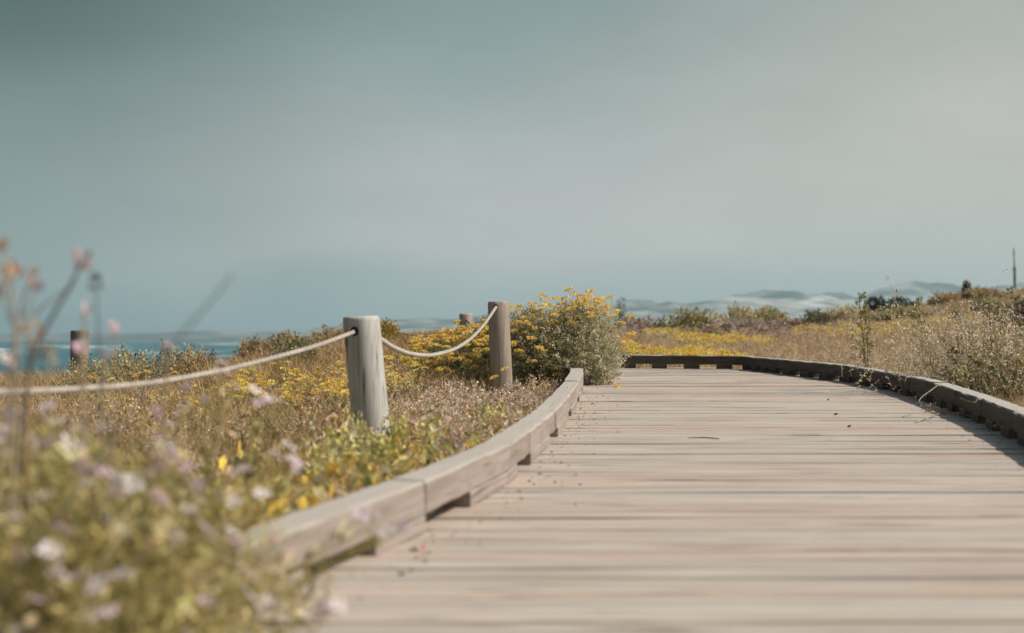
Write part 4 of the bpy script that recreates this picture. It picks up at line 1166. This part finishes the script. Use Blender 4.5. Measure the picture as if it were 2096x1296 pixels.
# tall stalks against the sky at the left
def stalk(pts, d, label, col, head=None, hs=1.0, r=.0022, hcol=(.30, .17, .13), side=None):
    c = [P(a, b, d) for a, b in pts]; g = c[0].copy()
    g[0] = min(g[0], float(xl(d)) - .15); g[2] = float(ground(g[0], d))
    o = empty('flower_stalk', g, label, 'stalk', 'tall flower stalks against the sky at the left')
    sm = MB(); cc = smooth_curve([np.zeros(3)] + [q - g for q in c], 24); tube(sm, cc, np.linspace(r * 1.3, r * .8, 24), 5, col)
    for (sa, sb) in (side or []):
        q = P(sa, sb, d) - g; i = int(np.argmin(np.abs(cc[:, 2] - (q[2] - .05)))); s2 = smooth_curve([cc[i], (cc[i] + q) / 2 + [0, 0, -.008], q], 8); tube(sm, s2, r * .6, 4, col)
    sm.build('stem', stemm, o)
    rs = np.random.default_rng(int(pts[-1][0] * 7 + pts[-1][1]))
    if head == 'bud':
        hb = MB(); n = 17; dv = unit(rs.normal(size=(n, 3))); hs = hs * .72; b = cc[-1] + dv * np.array([.005, .005, .011]) * hs
        leaflets(hb, b, dv + [0, 0, 1.0], .013 * hs, .007 * hs, np.tile(np.array(hcol) * 1.75 + [0, .04, .05], (n, 1)) * rs.uniform(.6, 1.5, (n, 1))); hb.build('seed_head', drym, o)
    elif head == 'bloom':
        for _ in range(2): add_flower(o, cc[-1] + rs.normal(size=3) * .004, rs, hs)
    for (sa, sb) in (side or []):
        hb = MB(); n = 14; dv = unit(rs.normal(size=(n, 3))); q = P(sa, sb, d) - g
        leaflets(hb, q + dv * np.array([.004, .004, .008]), dv + [0, 0, 1.0], .011, .006, np.tile(np.array(hcol), (n, 1)) * rs.uniform(.6, 1.5, (n, 1))); hb.build('bud', drym, o)


TANS = (.40, .31, .22); DARKS = (.13, .115, .10)
stalk([(32, 860), (35, 720), (27, 640), (22, 565)], 1.98, 'tallest stalk at the left edge topped by a tan seed head', TANS, 'bud', 1.7, .0026, (.40, .25, .15), [(8, 510), (5, 600)])
stalk([(28, 800), (34, 680), (52, 590), (68, 572)], 2.05, 'pale stalk bending right beside the tallest one', TANS, 'bud', 1.2, .002, (.34, .20, .17), [(75, 590)])
stalk([(45, 780), (95, 665), (145, 585), (168, 535)], 2.0, 'dark slanting stalk with a reddish bud leaning right', DARKS, 'bud', 1.4, .0028, (.30, .14, .13))
stalk([(10, 720), (60, 650), (110, 610), (150, 585)], 2.1, 'pale thin stalk slanting behind the dark one', (.45, .37, .30), None, 1, .0018)
stalk([(205, 860), (203, 720), (199, 640), (196, 582)], 2.2, 'upright thin stalk with a dark bud, rightmost of the tall ones', (.20, .17, .14), 'bud', 1.2, .0016, (.06, .055, .06))
stalk([(176, 860), (172, 760), (172, 690), (174, 642)], 2.2, 'short stalk with a white bloom over the blurred dark post', TANS, 'bloom', 1.1)
stalk([(330, 760), (360, 695), (430, 620), (476, 562)], 1.75, 'long faint grass stem slanting right across the sky', (.22, .23, .23), None, 1, .0014)
stalk([(230, 860), (228, 760), (232, 675)], 2.3, 'short stalk with a pink bud against the fog bank', TANS, 'bud', 1.0, .0016, (.42, .25, .24))
stalk([(55, 860), (60, 740), (66, 690)], 2.1, 'stubby brown stalk left of the blurred dark post', (.33, .22, .12), 'bud', 1.8, .003, (.34, .21, .10))
stalk([(212, 860), (214, 760), (214, 722)], 2.4, 'short stalk with a pink bloom over the sea', TANS, 'bloom', 1.0)
stalk([(335, 800), (342, 750), (346, 712)], 2.6, 'short stalk with a pink bloom against the surf', TANS, 'bloom', 1.3)
stalk([(168, 830), (165, 780), (163, 722)], 2.3, 'leaning stalk with a pale bloom before the blurred dark post', TANS, 'bloom', 1.3)
stalk([(20, 850), (16, 790), (18, 735)], 2.2, 'low stalk with a lilac bloom on the sea line at the left edge', TANS, 'bloom', 1.3)
stalk([(90, 850), (96, 790), (100, 730)], 2.2, 'low stalk with a tan bud on the sea line near the left edge', TANS, 'bud', 1.5, .002, (.40, .30, .20))

# leafy undergrowth filling the foreground
mb = MB()
n = 2500; px = RNG.uniform(-420, 690, n); d = RNG.uniform(1.8, 3.0, n)
edge = np.interp(px, [-400, 0, 150, 300, 400, 500, 600, 680], [790, 835, 875, 915, 965, 1020, 1100, 1190])
py = edge + np.abs(RNG.normal(size=n)) * 240 - 15 + (d < 2) * 60
T = np.array([P(a, b, q) for a, b, q in zip(px, py, d)])
q1 = np.stack([RNG.uniform(250, 690, 900), RNG.uniform(1060, 1330, 900), RNG.uniform(1.9, 2.7, 900)], 1); q1 = q1[q1[:, 1] > np.interp(q1[:, 0], [250, 400, 500, 600, 690], [940, 1000, 1060, 1150, 1235])]
q2 = np.stack([RNG.uniform(-300, 200, 420), RNG.uniform(1080, 1330, 420), RNG.uniform(1.75, 2.1, 420)], 1)
T = np.concatenate([T, [P(*q) for q in q1], [P(*q) for q in q2]]); d = np.concatenate([d, q1[:, 2], q2[:, 2]]); px = np.concatenate([px, q1[:, 0], q2[:, 0]])
lim = xl(d) - .14
n = len(T); bx = np.minimum(T[:, 0] - RNG.normal(size=n) * .05, lim - RNG.uniform(0, .12, n)); by = d + RNG.normal(size=n) * .06
bz = ground(bx, by); keep = (T[:, 2] > bz + .05) & (T[:, 0] - bx < .48); T, bx, by, bz, d, px = (q[keep] for q in (T, bx, by, bz, d, px)); n = len(T)
st = np.stack([bx, by, bz], 1); V1 = (T - st) * [.35, .35, 1.35]; V2 = T - st - V1
GC = pick(n, LEAFC, [.26, .24, .2, .18, .12], .25)
dryf = np.clip((d - 1.6) / .9, 0, 1)[:, None] * (RNG.random((n, 1)) < .55) * RNG.uniform(.3, 1, (n, 1))
GC = GC * (1 - dryf) + pick(n, [STRAW, TAN, (.40, .34, .10)], [.3, .3, .4], .2) * dryf
L1 = np.linalg.norm(V1, axis=1)
pts = ribbons(mb, st, V1, L1, .0048, V2 / L1[:, None], 4, GC * .9)
per = 8
t = RNG.uniform(.1, 1, (n, per)); i0 = np.clip((t * 4).astype(int), 0, 3); f = (t * 4 - i0)[..., None]
bp_ = pts[np.arange(n)[:, None], i0] * (1 - f) + pts[np.arange(n)[:, None], i0 + 1] * f
k = n * per; b = bp_.reshape(-1, 3)
dd = np.stack([RNG.normal(size=k) * .55, RNG.normal(size=k) * .55, RNG.uniform(.2, 1.4, k)], 1)
ln = RNG.uniform(.02, .05, k) * (1.2 - .5 * t.ravel())
ribbons(mb, b, dd, ln, ln * RNG.uniform(.12, .26, k), RNG.normal(size=(k, 3)) * .2 - [0, 0, .15], 4, np.repeat(GC, per, 0) * np.exp(RNG.normal(size=(k, 1)) * .22), leaf=True)
tag(mb.build('leafy_undergrowth', leafm), 'soft green and straw undergrowth at the lower left', 'undergrowth', kind='stuff')

# ------------------------------------------------------------------ litter on the boards
def deck_pt(px, py): return P(px, py, F * H / (py - 640))
mb = MB(); a, b = deck_pt(1408, 898), deck_pt(1472, 900.5); c = (a + b) / 2
tube(mb, [a - c + [0, 0, .004], (b - a) * .1 + [0, .004, .007], b - c + [0, 0, .004]], np.array([.0015, .003, .002]), 6, (.07, .05, .035))
tag(mb.build('fallen_twig', stemm, None, c), 'thin dark twig lying across the middle of the boardwalk', 'twig')
for (a, b, lb) in ((1262, 794, 'fallen yellow flower on the boards beside the bush'),):
    q = deck_pt(a, b); o = empty('fallen_flower', q, lb, 'flower'); h = HEADS[0][0].build('flower_head', petalm, o, (0, 0, .012), (1.2, .3, .4))
q = deck_pt(856, 1128); o = empty('fallen_blossom', q, 'fallen pink and white blossom on the boards by the near kerb', 'blossom')
rs = np.random.default_rng(2)
pm = MB(); n = 5; a = np.linspace(0, 6.28, n, endpoint=False)
ribbons(pm, np.tile([0, 0, .004], (n, 1)), np.stack([np.cos(a), np.sin(a), np.full(n, .3)], 1), .018, .013, np.tile([0, 0, .2], (n, 1)), 4, [(.75, .38, .36), (.72, .40, .38), (.78, .72, .70), (.78, .72, .70), (.78, .70, .70)], leaf=True); pm.build('petals', petalm, o)
pm = MB(); tube(pm, [(-.02, .0, .003), (0, 0, .006)], np.array([.0015, .002]), 5, (.3, .25, .1)); pm.build('stem', stemm, o)
LF = [(1300, 885, 'leaf'), (1620, 842, 0), (1760, 868, 0), (1693, 876, 0), (1705, 901, 0), (1650, 820, 0)]
for i, (a, b, _) in enumerate([(1711, 850, 0), (1739, 875, 0), (1703, 900, 0), (1697, 820, 0)]):
    q = deck_pt(a, b); m_ = MB(); ribbons(m_, np.array([[-.012, 0, .004]]), np.array([[1, .3 * i, .1]]), np.array([.024]), .011, np.array([[0, 0, .1]]), 4, (.09, .06, .04), leaf=True)
    tag(m_.build('fallen_leaf', drym, None, q), ['tiny dark dry leaf on the boards, upper of two left of the kerb shadow', 'tiny dark dry leaf on the boards close to the kerb shadow', 'tiny dark dry leaf on the boards, lowest and farthest from the kerb', 'tiny dark dry leaf on the boards nearest the far bend'][i], 'leaf')
mb = MB(); n = 420; yy = RNG.uniform(2.4, 10.0, n); lf_ = RNG.random(n) < .6; off = np.abs(RNG.normal(size=n)) * .09 + .012
xx = np.where(lf_, xl(yy) + off, xr(yy) - off)
b = np.stack([xx, yy, deckz(yy) + .003 + RNG.uniform(0, .002, n)], 1)
leaflets(mb, b, np.stack([RNG.normal(size=n), RNG.normal(size=n), np.abs(RNG.normal(size=n)) * .15], 1), RNG.uniform(.006, .02, n), RNG.uniform(.003, .008, n), pick(n, [(.40, .28, .16), (.22, .14, .08), (.55, .42, .26), (.10, .07, .05)], [.3, .3, .25, .15]))
tag(mb.build('leaf_litter', drym), 'crumbs of dry leaf and straw gathered along both kerbs', 'litter', kind='stuff')
# dry stems lying over the right kerb and a green blade on the deck
def stem_on(keys, r, col, label, name='dry_twig'):
    c = [P(*k) for k in keys]; g = c[0]; mb = MB(); cc = smooth_curve([q - g for q in c], 18); tube(mb, cc, np.linspace(r, r * .6, 18), 5, col)
    n = 8; i = RNG.integers(8, 18, n); leaflets(mb, cc[i], RNG.normal(size=(n, 3)) + [0, 0, .2], .022, .008, pick(n, [(.45, .36, .24), (.35, .26, .16)], [1, 1]))
    tag(mb.build(name, drym, None, g), label, 'twig', 'dry stems tangled over the dark kerb')


stem_on([(1930, 780, 7.30), (1905, 800, 7.18), (1882, 815, 7.08), (1880, 826, 7.02), (1895, 832, 7.0), (1920, 833, 6.95)], .003, (.42, .34, .22), 'looping dry stem hanging from the kerb top to the boards')
stem_on([(1965, 815, 6.70), (1985, 822, 6.62), (2000, 825, 6.60), (2015, 822, 6.65)], .0028, (.40, .31, .21), 'short dry stem lying against the kerb face, middle one')
stem_on([(2070, 843, 6.2), (2055, 858, 6.05), (2045, 872, 5.9), (2040, 868, 5.95)], .0028, (.38, .27, .2), 'dry forked stem over the kerb nearest the right frame edge')
stem_on([(1875, 864, 6.66), (1920, 846, 7.2), (1950, 842, 7.3), (1985, 852, 6.95), (2005, 862, 6.7)], .0026, (.48, .40, .28), 'long straw stem lying on the boards in the kerb shadow')
mb = MB(); n = 26; q0 = P(1925, 836, 7.25); b = np.stack([RNG.normal(size=n) * .04, RNG.normal(size=n) * .03, RNG.uniform(0, .012, n)], 1)
leaflets(mb, b, np.stack([RNG.normal(size=n), RNG.normal(size=n) * .4, np.abs(RNG.normal(size=n)) * .3], 1), .035, .011, pick(n, [(.48, .38, .24), (.36, .27, .16)], [1, 1]))
q0[2] = deckz(q0[1]) + .003; tag(mb.build('dry_seed_tuft', drym, None, q0), 'clump of dry seed husks on the boards under the kerb', 'husks')
q = deck_pt(1902, 866); mb = MB(); ribbons(mb, np.zeros((2, 3)), np.array([[.25, 0, 1.], [-.4, .1, .5]]), np.array([.055, .04]), .007, np.zeros((2, 3)), 3, (.16, .22, .06), leaf=True)
tag(mb.build('grass_blade', leafm, None, q), 'small green blade sprouting between the boards at the kerb shadow', 'grass blade')

# ------------------------------------------------------------------ sky and sun
SUN_EL, SUN_AZ = math.radians(47), math.radians(85)       # azimuth from the direction towards the lens, turning to the right
sd = Vector((math.cos(SUN_EL) * math.sin(SUN_AZ), -math.cos(SUN_EL) * math.cos(SUN_AZ), math.sin(SUN_EL)))
sl = bpy.data.lights.new('sun', 'SUN'); so = bpy.data.objects.new('sun', sl); COL.objects.link(so)
sl.energy = 5.0; sl.angle = math.radians(.6); sl.color = (1.0, .94, .84)
so.rotation_euler = (-sd).to_track_quat('-Z', 'Y').to_euler()
w = bpy.data.worlds.new('World'); sc.world = w; w.use_nodes = True
nt = w.node_tree; nt.nodes.clear(); L = nt.links
out = nt.nodes.new('ShaderNodeOutputWorld'); bg = nt.nodes.new('ShaderNodeBackground'); bg.inputs['Strength'].default_value = .1
sky = nt.nodes.new('ShaderNodeTexSky'); sky.sky_type = 'NISHITA'; sky.sun_disc = False
sky.sun_elevation = SUN_EL; sky.sun_rotation = math.atan2(sd.x, sd.y); sky.air_density = 1.4; sky.dust_density = 3.0
tc = nt.nodes.new('ShaderNodeTexCoord'); sx = nt.nodes.new('ShaderNodeSeparateXYZ'); L.new(tc.outputs['Generated'], sx.inputs[0])
nz = N(nt, 'ShaderNodeTexNoise', in_Scale=3.2, in_Detail=4.0, in_Roughness=.5, in_Distortion=.3); mp = N(nt, 'ShaderNodeMapping'); mp.inputs['Scale'].default_value = (1, 1, 2.6)
L.new(tc.outputs['Generated'], mp.inputs['Vector']); L.new(mp.outputs[0], nz.inputs['Vector'])
wob = math_n(nt, 'MULTIPLY', math_n(nt, 'SUBTRACT', nz.outputs['Fac'], .5), .22)
zz = math_n(nt, 'ADD', sx.outputs['Z'], math_n(nt, 'MULTIPLY', wob, .5))
zn = math_n(nt, 'DIVIDE', zz, .30, True)
q = lambda *s: [(z / .30, srgb(*c)) for z, c in s]
rl = ramp(nt, q((0, (104, 142, 150)), (.02, (108, 143, 150)), (.054, (140, 160, 160)), (.106, (134, 150, 149)), (.195, (80, 101, 100)), (.235, (54, 80, 80)), (.30, (66, 88, 88))))
rc = ramp(nt, q((0, (158, 176, 181)), (.02, (170, 186, 189)), (.054, (205, 205, 200)), (.134, (178, 185, 184)), (.22, (138, 157, 157)), (.24, (130, 150, 151)), (.30, (126, 146, 148))))
rr = ramp(nt, q((0, (170, 184, 186)), (.02, (182, 192, 191)), (.054, (200, 201, 195)), (.12, (197, 195, 187)), (.222, (175, 177, 170)), (.24, (168, 173, 169)), (.30, (166, 170, 167))))
for r_ in (rl, rc, rr): L.new(zn, r_.inputs[0])
xx = math_n(nt, 'ADD', sx.outputs['X'], wob)
ml = N(nt, 'ShaderNodeMapRange', in_1=-.36, in_2=0.0, in_3=0.0, in_4=1.0); ml.interpolation_type = 'SMOOTHSTEP'; L.new(xx, ml.inputs[0])
mr = N(nt, 'ShaderNodeMapRange', in_1=-.02, in_2=.33, in_3=0.0, in_4=1.0); mr.interpolation_type = 'SMOOTHSTEP'; L.new(xx, mr.inputs[0])
fog = mix(nt, mix(nt, rl.outputs[0], rc.outputs[0], ml.outputs[0]), rr.outputs[0], mr.outputs[0])
n2 = N(nt, 'ShaderNodeTexNoise', in_Scale=7.0, in_Detail=5.0, in_Roughness=.55, in_Distortion=.5); mp2 = N(nt, 'ShaderNodeMapping'); mp2.inputs['Scale'].default_value = (1, 1, 3.2); mp2.inputs['Rotation'].default_value = (0, .25, 0)
L.new(tc.outputs['Generated'], mp2.inputs['Vector']); L.new(mp2.outputs[0], n2.inputs['Vector'])
br = N(nt, 'ShaderNodeMapRange', in_1=.3, in_2=.7, in_3=9.5, in_4=10.5); L.new(n2.outputs['Fac'], br.inputs[0])
fs = N(nt, 'ShaderNodeVectorMath', operation='SCALE'); L.new(br.outputs[0], fs.inputs['Scale']); L.new(fog, fs.inputs[0])
cov = N(nt, 'ShaderNodeMapRange', in_1=.28, in_2=.75, in_3=.97, in_4=.35); L.new(sx.outputs['Z'], cov.inputs[0])
L.new(mix(nt, sky.outputs[0], fs.outputs[0], cov.outputs[0]), bg.inputs['Color']); L.new(bg.outputs[0], out.inputs[0])

# ------------------------------------------------------------------ render settings
sc.render.engine = 'CYCLES'
cy = sc.cycles
cy.use_denoising = True
try: cy.denoiser = 'OPENIMAGEDENOISE'
except Exception: pass
cy.max_bounces = 6; cy.diffuse_bounces = 3; cy.glossy_bounces = 2; cy.transmission_bounces = 3; cy.volume_bounces = 0; cy.transparent_max_bounces = 4
cy.sample_clamp_indirect = 6
vs = sc.view_settings
vs.view_transform = 'Standard'; vs.look = 'None'; vs.exposure = 0; vs.gamma = 1; vs.use_curve_mapping = False
